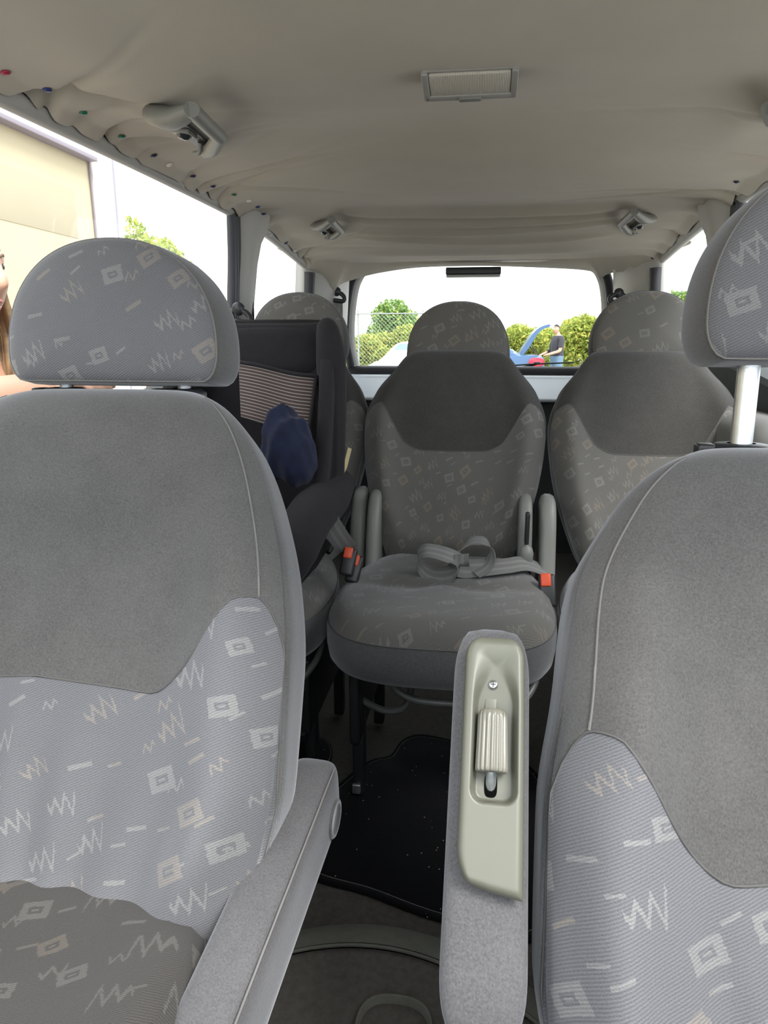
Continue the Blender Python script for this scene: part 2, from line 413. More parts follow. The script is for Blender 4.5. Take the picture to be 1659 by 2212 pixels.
def wallside(sd, name):
    P = []
    prof = [(.79, ZF), (.785, .60), (.775, .80), (.79, .98), (.765, 1.08), (.715, 1.125), (.745, 1.14)]
    ys = np.linspace(-.45, 3.28, 30)
    for y in ys:
        pull = .14*sstep(2.85, 3.3, y)
        for x, z in prof: P.append((sd*(x-pull), y, z))
    o = mesh(name, P, grid((len(ys), len(prof))) if sd > 0 else [f[::-1] for f in grid((len(ys), len(prof)))], M['door'])
    return struct(o, f'grey moulded side lining under the {"left" if sd < 0 else "right"} windows', 'wall')
WL = wallside(-1, 'wall_left'); WR = wallside(1, 'wall_right')
for sd, wl in ((-1, WL), (1, WR)):    # outer skin keeps daylight out below the windows
    P = [(sd*.84, y, z) for y in (-.5, 3.4) for z in (.30, 1.12)]
    struct(mesh('door_skin', P, [(0, 1, 3, 2)], M['silver'], wl, smooth=False))
    P = [(sd*(.745 if k else .84), y, 1.13) for y in (-.5, 3.3) for k in (0, 1)]
    struct(mesh('door_sill', P, [(0, 1, 3, 2)], M['rubber'], wl, smooth=False))
# dark load-bay lining behind the second row
for sd, wl in ((-1, WL), (1, WR)):
    o = bevbox('load_bay_lining', (.06, 1.25, .62), M['darktrim'], wl, (sd*.745, 2.62, .83), .02); struct(o)
for sd, wl in ((-1, WL), (1, WR)):
    ys = np.linspace(-.45, 2.95, 40); P = []
    for y in ys:
        zb_ = belt(y)
        for q, z in ((.705, 1.10), (.700, 1.14), (float(xs(zb_))-.022, zb_-.012), (float(xs(zb_))-.014, zb_), (float(xs(zb_))+.04, zb_+.002), (.80, 1.12)): P.append((sd*q, y, z))
    o = mesh('window_ledge', P, grid((40, 6)) if sd > 0 else [f[::-1] for f in grid((40, 6))], M['darktrim'], wl, autosm=40); struct(o)
# bulge of the right side lining, seen past the raised head restraint
o = bevbox('side_armrest', (.15, .50, .17), M['door'], WR, (.66, 1.76, 1.155), .06, 6); struct(o)

# rails, pillars and windows of each side
def sidewin(sd):
    side = 'left' if sd < 0 else 'right'
    pts = lambda y, z: V(sd*float(xs(z)), y, z)
    rail = [V(sd*.668, y, z) for y, z in ((-.05, 1.715), (.5, 1.742), (1.0, 1.748), (1.6, 1.752), (2.15, 1.748), (2.5, 1.726), (2.84, 1.684))]
    o = tube('trim_1' if sd < 0 else 'trim_2', catmull(rail, 8), np.interp(np.arange(49), [0, 42, 48], [.017, .018, .012]), M['trim'], None, 12); struct(o, f'light grey roof rail along the top of the {side} windows', 'trim')
    gp = [p+V(sd*-.004, 0, .016) for p in catmull(rail, 8)]
    struct(tube('rail_gap', gp[:44], .012, M['gap'], o, 8))
    # door window and quarter window
    k = 0
    for wi, (nm, outl) in enumerate((('window_1' if sd < 0 else 'window_2', [(-.45, 1.25), (-.15, 1.55), (.02, 1.72), (1.2, 1.742), (1.95, 1.738), (2.06, 1.70), (2.10, 1.5), (2.12, 1.34)]),
                        ('window_3' if sd < 0 else 'window_4', [(2.22, 1.345), (2.215, 1.40), (2.20, 1.66), (2.235, 1.705), (2.50, 1.694), (2.72, 1.665), (2.84, 1.60), (2.87, 1.42), (2.875, 1.345)]))):
        loop = np.array([pts(y, z) for y, z in outl])
        pane = loop+V(sd*.030, 0, 0)
        e = sempty(nm, (sd*.74, (outl[0][0]+outl[-1][0])/2, 1.13), f'{side} {"door window with black rubber edge" if wi == 0 else "rear quarter window beside the load bay"}', 'window')
        struct(mesh('pane', pane, [tuple(range(len(pane)))], M['glass'], e, smooth=False))
        seal = np.array([pts(y, z)+V(sd*.018, 0, 0) for y, z in (outl[-3:] if wi == 0 else outl[:4])])
        struct(tube('rubber_seal', catmull(seal, 5), .014, M['rubber'], e, 8))
        if wi == 0:   # wide black channel that guides the rear edge of the door glass
            ch = [pts(y, z)+V(sd*.012, 0, 0) for y, z in ((2.038, 1.748), (2.075, 1.60), (2.095, 1.45), (2.115, 1.30))]
            for dx in (-.020, 0, .020): struct(tube('guide_channel', catmull([p+V(0, dx, 0) for p in ch], 6), .013, M['channel'], e, 8))
    # pillar between the two windows, flared at the top
    rows = []
    for z, y0, y1, bul in ((1.10, 2.125, 2.225, .030), (1.3, 2.115, 2.222, .032), (1.5, 2.095, 2.215, .035), (1.62, 2.080, 2.212, .040), (1.68, 2.068, 2.225, .046), (1.715, 2.060, 2.250, .056), (1.735, 2.055, 2.262, .058), (1.76, 2.052, 2.268, .060), (1.80, 2.05, 2.27, .060)):
        c = V(sd*float(xs(z)), 0, z)
        sec = []
        for t in np.linspace(0, 1, 15):
            bb = bul*(1-abs(2*t-1)**3.2)+.004
            sec.append(V(c[0]-sd*(bb-.018), y0+(y1-y0)*t, z))
        rows.append(sec)
    P = np.array(rows).reshape(-1, 3)
    o = mesh('trim_3' if sd < 0 else 'trim_4', P, grid((len(rows), 15)) if sd < 0 else [f[::-1] for f in grid((len(rows), 15))], M['trim'])
    struct(o, f'light grey pillar between the {side} door window and quarter window', 'pillar')
    sl_ = bevbox('belt_slot', (.006, .008, .17), M['gap'], o, (sd*(float(xs(1.5))-.020), 2.165, 1.50), .002); struct(sl_)
    struct(mesh('pillar_skin', [(sd*.755, 2.12, 1.1), (sd*.755, 2.22, 1.1), (sd*.69, 2.22, 1.76), (sd*.69, 2.07, 1.76)], [(0, 1, 2, 3)], M['rubber'], o, smooth=False))
    # rear corner pillar
    rows = []
    for z in np.linspace(ZF, 1.74, 16):
        lean = .10*sstep(1.2, 1.75, z)*1.0
        a = V(sd*(.69-(z-1.12)*.06 if z > 1.12 else .69), 2.86-.02*lean, z); d = V(sd*(.605-max(z-1.2, 0)*.12), 3.27-max(z-1.25, 0)*.28, z)
        mid = (a+d)/2+V(-sd*.02, -.03, 0)
        rows.append(catmull([a+V(sd*.05, -.0, 0), a, mid, d, d+V(sd*.03, .05, 0)], 5))
    n = len(rows[0]); P = np.array(rows).reshape(-1, 3)
    o = mesh('trim_5' if sd < 0 else 'trim_6', P, grid((len(rows), n)) if sd < 0 else [f[::-1] for f in grid((len(rows), n))], M['trim'])
    struct(o, f'grey rear corner pillar on the {side} of the tailgate window', 'pillar')
    return o
PL = sidewin(-1); PR = sidewin(1)
# dark edge strips of the quarter glass towards the tailgate
for sd, p in ((-1, PL), (1, PR)):
    struct(tube('black_edge_strip', [V(sd*.690, 2.868, 1.12), V(sd*.672, 2.872, 1.4), V(sd*.655, 2.868, 1.66)], .024, M['rubber'], p, 8))

# tailgate: glass, light inner surround, black seal, sill
def tailpt(x, z): return V(x, 3.36-(z-1.28)*.36, z)
TO = [(-.575, 1.285), (-.588, 1.42), (-.570, 1.56), (-.535, 1.665), (-.470, 1.705), (-.25, 1.722), (0, 1.727), (.25, 1.722), (.462, 1.703), (.522, 1.665), (.555, 1.56), (.568, 1.42), (.555, 1.285)]
oc = catmull([V(*p) for p in TO], 8)
e = sempty('window_5', (0, 3.36, 1.27), 'wide tailgate window at the back of the van', 'window')
inner = oc*np.array([.955, 1])+np.array([0, -.012]); inner[:, 1] = np.clip(inner[:, 1], 1.285, 1.71)
gl = np.array([tailpt(*p)+V(0, .03, 0) for p in inner]); struct(mesh('pane', gl, [tuple(range(len(gl)))], M['glass'], e, smooth=False))
P = np.array([[tailpt(*p) for p in oc], [tailpt(*p)+V(0, .004, 0) for p in (oc*.5+inner*.5)], [tailpt(*p)+V(0, .032, 0) for p in inner]])
struct(mesh('inner_surround', P.reshape(-1, 3), grid((3, len(oc))), M['trim'], e))
struct(tube('rubber_seal', [tailpt(*p)+V(0, -.012, 0) for p in oc*np.array([1.012, 1])], .020, M['rubber'], e, 10))
bs = [tailpt(x, 1.262) for x in np.linspace(-.60, .585, 12)]
struct(tube('lower_seal', bs, .022, M['rubber'], e, 12))
tg = mesh('tailgate_sill', [(x, y, z) for x in np.linspace(-.62, .60, 9) for y, z in ((3.36, 1.246), (3.335, 1.243), (3.330, 1.233), (3.326, 1.228), (3.235, 1.150), (3.228, 1.142), (3.25, 1.132))], grid((9, 7)), M['silver'])
struct(tg, 'pale silver painted sill below the tailgate window', 'sill')
wr = mesh('wall_rear', [(-.72, 3.31, ZF), (.72, 3.31, ZF), (.72, 3.30, 1.14), (-.72, 3.30, 1.14), (-.74, 3.45, ZF), (.74, 3.45, ZF), (.74, 3.45, 1.27), (-.74, 3.45, 1.27)], [(0, 1, 2, 3), (4, 5, 6, 7), (2, 6, 7, 3)], M['darktrim'], smooth=False)
struct(wr, 'dark inner panel of the tailgate', 'wall')
hd = mesh('tailgate_header', [(x, y, z) for x in np.linspace(-.62, .62, 11) for y, z in ((3.05, 1.735-.03*abs(x)), (3.16, 1.715-.03*abs(x)), (3.24, 1.72-.03*abs(x)), (3.26, 1.78))], grid((11, 4)), M['trim']); struct(hd, 'light grey header above the tailgate window', 'trim')
# unseen block below the windscreen, added to keep light out of the footwells
struct(bevbox('dash_light_block', (1.46, .50, .62), M['door'], None, (0, -.62, .74), .06, 4), 'unseen grey bulkhead and dashboard block, added to shade the footwells', 'wall')

# ================================================================== SEATS
def mono(xk, yk):
    xk, yk = np.array(xk, float), np.array(yk, float)
    def f(x):
        x = np.clip(np.asarray(x, float), xk[0], xk[-1]); i = np.clip(np.searchsorted(xk, x)-1, 0, len(xk)-2)
        d = np.diff(yk)/np.diff(xk); m = np.r_[d[0], np.where(d[:-1]*d[1:] > 0, 2*d[:-1]*d[1:]/(d[:-1]+d[1:]+1e-12), 0), d[-1]]
        h = xk[i+1]-xk[i]; t = (x-xk[i])/h
        return (2*t**3-3*t**2+1)*yk[i]+(t**3-2*t**2+t)*h*m[i]+(-2*t**3+3*t**2)*yk[i+1]+(t**3-t**2)*h*m[i+1]
    return f
def backrest(par, cx, yb, zb, L, rec, wk, Df, Db, bol, hol, seamf, mats, uvo=(0, 0), lum=.02, gus=.93, name='backrest', v0=.87, n=5.0, wr=0.0, seamr=.0013, outer=0):
    """closed loop of columns round the section, rows up the back; lower patterned panel, upper plain panel, seams between"""
    Ux = V(0, math.sin(rec), math.cos(rec)); Nn = V(0, -math.cos(rec), math.sin(rec)); wf = mono(*wk)
    th = np.linspace(-math.pi, math.pi, 1200, endpoint=False)          # 0 = front centre
    t = np.sign(np.sin(th))*np.abs(np.sin(th))**(2/n); d = np.sign(np.cos(th))*np.abs(np.cos(th))**(2/n)
    ref = np.stack([t*.27, np.where(d > 0, d*Df, d*Db)], 1); NC = 150
    cl = np.vstack([ref, ref[:1]]); dd = np.r_[0, np.cumsum(np.linalg.norm(np.diff(cl, axis=0), axis=1))]
    s = np.linspace(0, dd[-1], NC, endpoint=False); tt = np.interp(s, dd, np.r_[t, t[0]]); dn = np.interp(s, dd, np.r_[d, d[0]])
    arc = s-dd[-1]/2
    def pos(j, v):
        v = np.asarray(v, float)
        rt = np.clip((v-v0)/(1-v0), 0, 1); dep = (1-rt**2.6)**(1/2.6)
        rb = np.clip((.10-v)/.10, 0, 1); dep = dep*(1-.55*rb**2.2)
        w_ = wf(v)*(1-.14*sstep(.97, .80, v)*(1 if outer and tt[j]*outer > .05 else 0)); x = tt[j]*w_
        fm = max(dn[j], 0)
        f = (fm*Df if dn[j] > 0 else dn[j]*Db)*dep
        bb = bol(v)*np.exp(-((abs(tt[j])-.80)/.15)**2)*(fm**.5)*dep-hol(v)*np.exp(-(tt[j]/.52)**4)*(fm > 0)*dep
        wrk = wr*np.sin(tt[j]*26+3*np.sin(v*5+tt[j]*3))*np.exp(-((v-.22)/.22)**2)*fm*dep
        f = f+bb+wrk+lum*np.sin(np.clip(v, 0, 1)*math.pi)*1.0
        return V(cx, yb, zb)+V(1, 0, 0)*0+np.stack([x, np.zeros_like(x), np.zeros_like(x)], -1)+np.multiply.outer(v*L, Ux)+np.multiply.outer(f, Nn)
    vs_ = np.array([seamf(tt[j], dn[j]) for j in range(NC)])
    R1, R2 = 44, 46
    # upper plain panel, all the way round
    rows = np.array([pos(j, vs_[j]+(1-vs_[j])*(1-(1-np.arange(R2+1)/R2)**1.5)) for j in range(NC)])     # NC, R2+1, 3
    Pv = rows.reshape(-1, 3); uv = np.array([(arc[j]+uvo[0], (rows[j, k, 2])) for j in range(NC) for k in range(R2+1)])
    fs = grid((NC, R2+1), True, False)
    up = mesh(name, Pv, [f[::-1] for f in fs], mats[1], par, uv=uv)
    js = [j for j in range(NC) if vs_[j] > .03]
    low = np.array([pos(j, vs_[j]*np.arange(R1+1)/R1) for j in js])
    uv = np.array([(arc[j]+uvo[0], L*vs_[j]*k/R1+uvo[1]) for j in js for k in range(R1+1)])
    lo = mesh('lower_panel', low.reshape(-1, 3), [f[::-1] for f in grid((len(js), R1+1))], mats[0], up, uv=uv)
    sp = np.array([pos(j, vs_[j]) for j in js])
    sp = np.vstack([pos(js[0], np.array([.02, vs_[js[0]]*.5])), sp, pos(js[-1], np.array([vs_[js[-1]]*.5, .02]))])
    tube('panel_seam', resample(sp, 160, False)+Nn*.0003, seamr, mats[2], up, 6)
    # edge seams between front panel and side gusset
    for sg in (-1, 1):
        j = int(np.argmin(np.abs(tt-sg*gus)+(dn < 0)*9))
        sv = np.linspace(vs_[j], .965, 60); sq = pos(j, sv)
        tube('edge_seam', sq+Nn*.0002, seamr, mats[3], up, 6)
    return up, pos, dict(tt=tt, dn=dn, U=Ux, N=Nn)
def dshape(hw, h, N=96, rc=.20):
    """domed outline with a nearly flat rounded-corner bottom; origin at its middle"""
    t = np.linspace(0, math.pi, 200); p = 2.25
    top = np.stack([hw*np.sign(np.cos(t))*np.abs(np.cos(t))**(2/p), h*.80*np.abs(np.sin(t))**(2/p)], 1)
    c = h*rc; bl = []
    for a in np.linspace(0, math.pi/2, 12)[1:]: bl.append((-hw+c*.55-c*.55*math.cos(a), -c*1.0*math.sin(a)))
    bl = np.array(bl); br = bl[::-1]*np.array([-1, 1])
    P = np.vstack([top, bl, br]); P[:, 1] -= h*.3
    return resample(P, N)
def headrest(par, c, hw, h, th, tilt, mats, yawr=0., uvo=(0, 0), posts=None, name='headrest'):
    ol = dshape(hw, h)
    ex = V(math.cos(yawr), math.sin(yawr), 0); up = V(-math.sin(yawr)*math.sin(tilt), math.cos(yawr)*math.sin(tilt), math.cos(tilt)); Mx = np.stack([ex, up, np.cross(ex, up)], 1)
    lay = [(.001, .004), (.25, .003), (.5, .001), (.7, -.002), (.84, -.006), (.91, -.010), (.945, -.0145), (.960, -.018), (.982, -.028), (1.0, -.046), (1.0, -th*.72), (.985, -th*.85), (.94, -th*.95), (.80, -th), (.4, -th-.004), (.001, -th-.004)]
    a, b = rings(ol, lay, c, Mx, 7)
    hb = mesh(name, b[0], b[1], mats[1], par, uv=b[2])
    mesh('front_panel', a[0], a[1], mats[0], hb, uv=a[2]+np.array(uvo))
    sp = np.array([np.asarray(c)+Mx @ V(p[0]*.961, p[1]*.961, -.0175) for p in ol])
    tube('headrest_seam', sp, .0014, mats[2], hb, 6, closed=True)
    if posts:
        for x, p0, p1, r in posts: tube('post', [p0, p1], r, M['zinc'], hb, 14)
    return hb, Mx
def cushion(par, org, M3, ol, lay, split, mats, uvo=(0, 0), name='cushion', dent=None):
    a, b = rings(ol, lay, org, M3, split)
    va = a[0]
    if dent is not None:
        loc = (va-np.asarray(org)) @ M3
        va = va+np.outer(dent(loc[:, 0], loc[:, 1]), M3[:, 2])
    o = mesh(name, b[0], b[1], mats[1], par, uv=b[2])
    mesh('cushion_top', va, a[1], mats[0], o, uv=a[2]+np.array(uvo))
    sp = np.array([np.asarray(org)+M3 @ V(p[0]*lay[split][0], p[1]*lay[split][0], lay[split][1]+.0005) for p in ol])
    tube('cushion_seam', sp, .0015, mats[2], o, 6, closed=True)
    return o
def slab(name, prof, x0, x1, mat, par, bev=.012):
    """outline (y, z) pulled across x with rounded edges"""
    P = resample(catmull([V(*p) for p in prof], 8, True), 60); c = P.mean(0); xm = (x0+x1)/2; hw = abs(x1-x0)/2
    lay = [(.001, hw), (.7, hw), (1-bev*8, hw*.94), (1-bev*2.5, hw*.75), (1, hw*.35), (1, -hw*.35), (1-bev*2.5, -hw*.75), (1-bev*8, -hw*.94), (.7, -hw), (.001, -hw)]
    vs_ = np.array([(xm+h, c[0]+(p[0]-c[0])*s, c[1]+(p[1]-c[1])*s) for s, h in lay for p in P])
    return mesh(name, vs_, grid((len(lay), 60), False, True), mat, par)

# ---- two front seats
def front_seat(label, cx, yb, zb, L, rec, head, sd):
    wx = .018 if sd > 0 else 0.
    st = thing('front_seat', label, 'car seat', (cx, yb-.25, ZF), 'front seats facing the windscreen')
    wk = ([0, .12, .30, .48, .62, .76, .88, .95, 1.0], [.245, .272, .296, .294, .280, .250+wx, .210+wx, .168+wx, .112+wx])
    bol = lambda v: .040*sstep(0, .2, v)*sstep(.95, .45, v)
    hol = lambda v: .018*sstep(.0, .15, v)*sstep(.85, .5, v)
    vk = mono([0, .35, .50, .62, .74, .84, .91, .97, 1.0], [.435, .425, .42, .455, .53, .575, .58, .53, .44])
    def seamf(t, d):
        a = abs(t)
        if d < -.02: return 0.
        if a > .985: return max(0., .44*sstep(.10, .80, max(d, 0)))*1.0
        return float(vk(a))
    b, pos, info = backrest(st, cx, yb, zb, L, rec, wk, .075, .075, bol, hol, seamf, (M['pat'], M['vel'], M['seam'], M['seaml']), (cx*3, .1), .02, .90, wr=.0042, outer=sd)
    # cushion
    ey = V(0, -math.cos(R(10)), math.sin(R(10))); M3 = basis(V(1, 0, 0), ey)     # ey points to the front of the seat
    if M3[2, 2] < 0: M3 = basis(V(-1, 0, 0), ey)
    ol = superell(0, .265, .27, 4.2, 96)
    lay = [(.001, .004), (.3, .0), (.55, -.001), (.75, .010), (.86, .012), (.93, .002), (.975, -.018), (1.0, -.045), (1.005, -.09), (.98, -.14), (.93, -.16), (.5, -.165), (.001, -.165)]
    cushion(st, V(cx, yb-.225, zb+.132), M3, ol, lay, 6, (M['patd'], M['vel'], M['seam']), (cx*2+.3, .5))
    bevbox('seat_base', (.44, .44, zb-.17-ZF), M['darktrim'], st, (cx, yb-.22, ZF+(zb-.17-ZF)/2), .02)
    # head restraint on two posts through collars
    hc, hw, h, tilt = head
    Ht = pos(75, np.array([1.0]))[0]
    posts = []
    for px in (-.088, .088):
        foot = V(cx+px, yb, zb)+info['U']*(L*.985)-info['N']*.0
        hd_ = V(hc[0]+px, hc[1]+.055, hc[2]-h*.30)
        posts.append((px, foot, hd_, .0110 if sd > 0 else .0092))
    hb, Mx = headrest(st, hc, hw, h, .115, tilt, (M['pat'], M['vel'], M['seaml']), 0, (cx*5, .9), posts)
    for px, foot, hd_, r in posts:
        prof = [(.001, -.01), (.024, -.01), (.026, .004), (.026, .013), (.021, .018), (.0115, .019)]
        v_, f_ = lathe(prof, 24); v_[:, 0] *= 1.25
        cl_ = mesh('post_collar', v_+foot+V(0, 0, .004), f_, M['dark'], st)
        bevbox('release_tab', (.018, .020, .014), M['dark'], cl_, foot+V(-.036, 0, .015), .003)
    return st, pos, info
FL, posL, inL = front_seat('grey velour front seat at left, armrest lowered, head restraint pushed nearly down', -.455, .60, .730, .686, R(30.4), (V(-.454, .905, 1.440), .154, .192, R(6)), -1)
FR, posR, inR = front_seat('grey velour front seat at right with raised head restraint on a long bare post', .400, .443, .684, .69, R(30.0), (V(.404, .745, 1.478), .152, .196, R(6)), 1)

# ---- lowered armrest of the left seat
a0 = UY(690, 1612, .80); a1 = UX(400, 2280, -.180)
def armbar(name, p0, p1, hw, hh, par, mat, wdir, end=.035, n=24):
    ax = (p1-p0); Ln = np.linalg.norm(ax); ax /= Ln; wd = np.asarray(wdir, float); wd = wd-ax*np.dot(wd, ax); wd /= np.linalg.norm(wd); ud = np.cross(wd, ax)
    if ud[2] < 0: ud = -ud
    t = np.linspace(0, 2*math.pi, n*2, endpoint=False); p = 4.5
    sec = resample(np.stack([np.sign(np.cos(t))*np.abs(np.cos(t))**(2/p), np.sign(np.sin(t))*np.abs(np.sin(t))**(2/p)], 1), n*2)
    rows = []
    for s in np.r_[np.linspace(0, end, 9), np.linspace(end, Ln-end, 16)[1:-1], np.linspace(Ln-end, Ln, 9)]:
        e_ = min(s, Ln-s); k = (1-max(0, 1-e_/end)**2.4)**(1/2.4) if e_ < end else 1.
        k = max(k, .02); kw = .25+.75*k if k < 1 else 1.
        rows.append([p0+ax*s+wd*q[0]*hw*kw+ud*q[1]*hh*k for q in sec])
    P = np.array(rows); v_ = P.reshape(-1, 3)
    return mesh(name, v_, grid((len(rows), n*2), False, True), mat, par), P, (ax, wd, ud, Ln)
ab, Pa, fr_ = armbar('armrest', a0+V(0, .01, -.05), a1+V(0, 0, -.05), .032, .052, FL, M['arm'], V(1, 0, 0), .05)
ax, wd, ud, Ln = fr_
tube('armrest_seam', [a0+V(0, .01, -.05)+ax*s+wd*.0292+ud*.0475 for s in np.linspace(.035, Ln-.035, 20)], .0014, M['seaml'], ab, 6)
pc = a0+V(0, .01, -.05)+ax*.055+wd*.032-ud*.012
v_, f_ = lathe([(.001, .0012), (.017, .0012), (.018, .0030), (.0225, .0030), (.024, .0015), (.0245, -.002)], 24)
Mb = np.stack([ax, ud, wd], 1); mesh('pivot_cap', (v_*np.array([1, 1, 1])) @ Mb.T+pc, f_, M['band'], ab)

# ---- upright armrest of the right seat with its adjuster panel
tp = UY(1066, 1352, .62); bt = UY(1040, 2290, .41); K = .725
axr = (bt-tp)/np.linalg.norm(bt-tp); nr = np.cross(axr, V(1, 0, 0)); nr /= np.linalg.norm(nr)
if nr[1] > 0: nr = -nr      # towards the windscreen
br_ = np.cross(nr, axr); br_ = br_ if br_[0] > 0 else -br_
Lr = np.linalg.norm(bt-tp)
ab2, Pb, _ = armbar('armrest', tp-nr*.038-axr*.008, bt-nr*.038, .0345, .029, FR, M['arm'], V(1, 0, 0), .055)
tube('armrest_seam', [tp-nr*.038+axr*s+br_*.0322+nr*.0208 for s in np.linspace(.06, Lr-.06, 30)], .0012, M['seam'], ab2, 6)
def arm_pt(a, b, h): return tp+axr*a*K+br_*b*K+nr*(h+.004)*K
# moulded panel as a height field over a rounded outline
na, nb = 150, 56; PLn = .284; HB = .0365
def panel_h(a, b):
    # distance in from the outline
    cb = .004
    e_s = HB-abs(b); e_a = a-.0; e_b = PLn-a
    r = .030
    da = min(a, r); 
    dd_ = e_s
    h = .012*(1-max(0, 1-dd_/.010)**2.2)**(1/2.2)
    h += .004*math.sin(min(1, a/PLn)*math.pi)
    h *= (1-max(0, 1-a/.012)**2)**.5 if a < .012 else 1
    h *= (1-max(0, 1-e_b/.010)**2)**.5 if e_b < .010 else 1
    # pocket
    pa0, pa1, hb_ = .012, .197, .0275
    ta = min(a-pa0, pa1-a); tb = hb_-abs(b-.002)
    rr = .016
    if ta > 0 and tb > 0:
        if ta < rr and tb < rr: din = rr-math.hypot(rr-ta, rr-tb)
        else: din = min(ta, tb)
        soft = .0075+.030*float(sstep(.085, .01, a))
        h -= .024*float(sstep(0, soft, din))*(.35+.65*float(sstep(.02, .12, a)))
    return h
V_, U_ = [], []
for i in range(na):
    a = PLn*i/(na-1)
    ww = 1.0
    if a < .030: ww = (1-(1-a/.030)**2.3)**(1/2.3)*.72+.28
    lo_cut = 1-max(0, (a-(PLn-.045))/.045)**2.4*.34
    for j in range(nb):
        q = -1+2*j/(nb-1); q = math.copysign(abs(q)**.85, q)
        b = q*HB*ww
        if q < 0: b = q*HB*ww*lo_cut
        V_.append(arm_pt(a+.016+.012*(q*.5) * float(sstep(PLn-.06, PLn, a)), b+.003, panel_h(a, q*HB)-.003))
v_ = np.array(V_)
edge = [k for k in range(nb)]
pn = mesh('adjuster_panel', v_, grid((na, nb)), M['olive'], ab2)
pn['label'] = 'olive grey plastic adjuster panel'
# screw
sc_c = arm_pt(.0754, .0015, -.003+panel_h(.0594, 0))
Ms = np.stack([br_, -axr, nr], 1)
v_, f_ = lathe([(.001, .0035), (.003, .0034), (.0052, .0024), (.0062, .0006), (.0062, -.004)], 20)
sw = mesh('screw', v_*K @ Ms.T+sc_c, f_, M['chrome'], pn)
for k in (0, 1):
    s_ = (.0048, .0011, .0009) if k == 0 else (.0011, .0048, .0009)
    bevbox('screw_slot', s_, M['dark'], sw, sc_c+nr*.0025, 0, rot=Ms)
# moulded sliver under the screw, rod slot, rod and ribbed knob
bevbox('moulded_tab', (.010, .025, .0009), M['olive'], pn, arm_pt(.094, -.0005, -.0032+panel_h(.078, 0)), .0004, rot=Ms)
sl2 = resample(superell(0, .0075, .0135, 3.5, 32), 32)
mesh('rod_slot', [arm_pt(.190, .002, -.0025+panel_h(.174, 0))+(br_*p[0]+axr*p[1])*K for p in sl2], [tuple(range(32))], M['slot'], pn, smooth=False)
tube('adjuster_rod', [arm_pt(.168, .002, .002), arm_pt(.184, .002, -.004), arm_pt(.193, .002, -.016)], .0044, M['zinc'], pn, 14)
nk = 144; prof = [(.001, 0), (.55, .0), (.80, .0012), (.93, .0045), (.985, .010), (1.0, .018), (1.02, .035), (1.05, .055), (1.07, .070), (1.06, .0735), (.95, .075), (.001, .075)]
kv = []
for r, z in prof:
    for k in range(nk):
        a = 2*math.pi*k/nk; rb = 1-.12*(.5+.5*math.cos(a*18))**1.5*float(sstep(.003, .012, z)) if r > .6 else 1
        kv.append(arm_pt(.106+z*.955, .002, .003)+br_*(K*r*rb*.0178*math.cos(a))+nr*(K*r*rb*.0150*math.sin(a)))
mesh('ribbed_knob', kv, grid((len(prof), nk), False, True), M['knob'], pn)

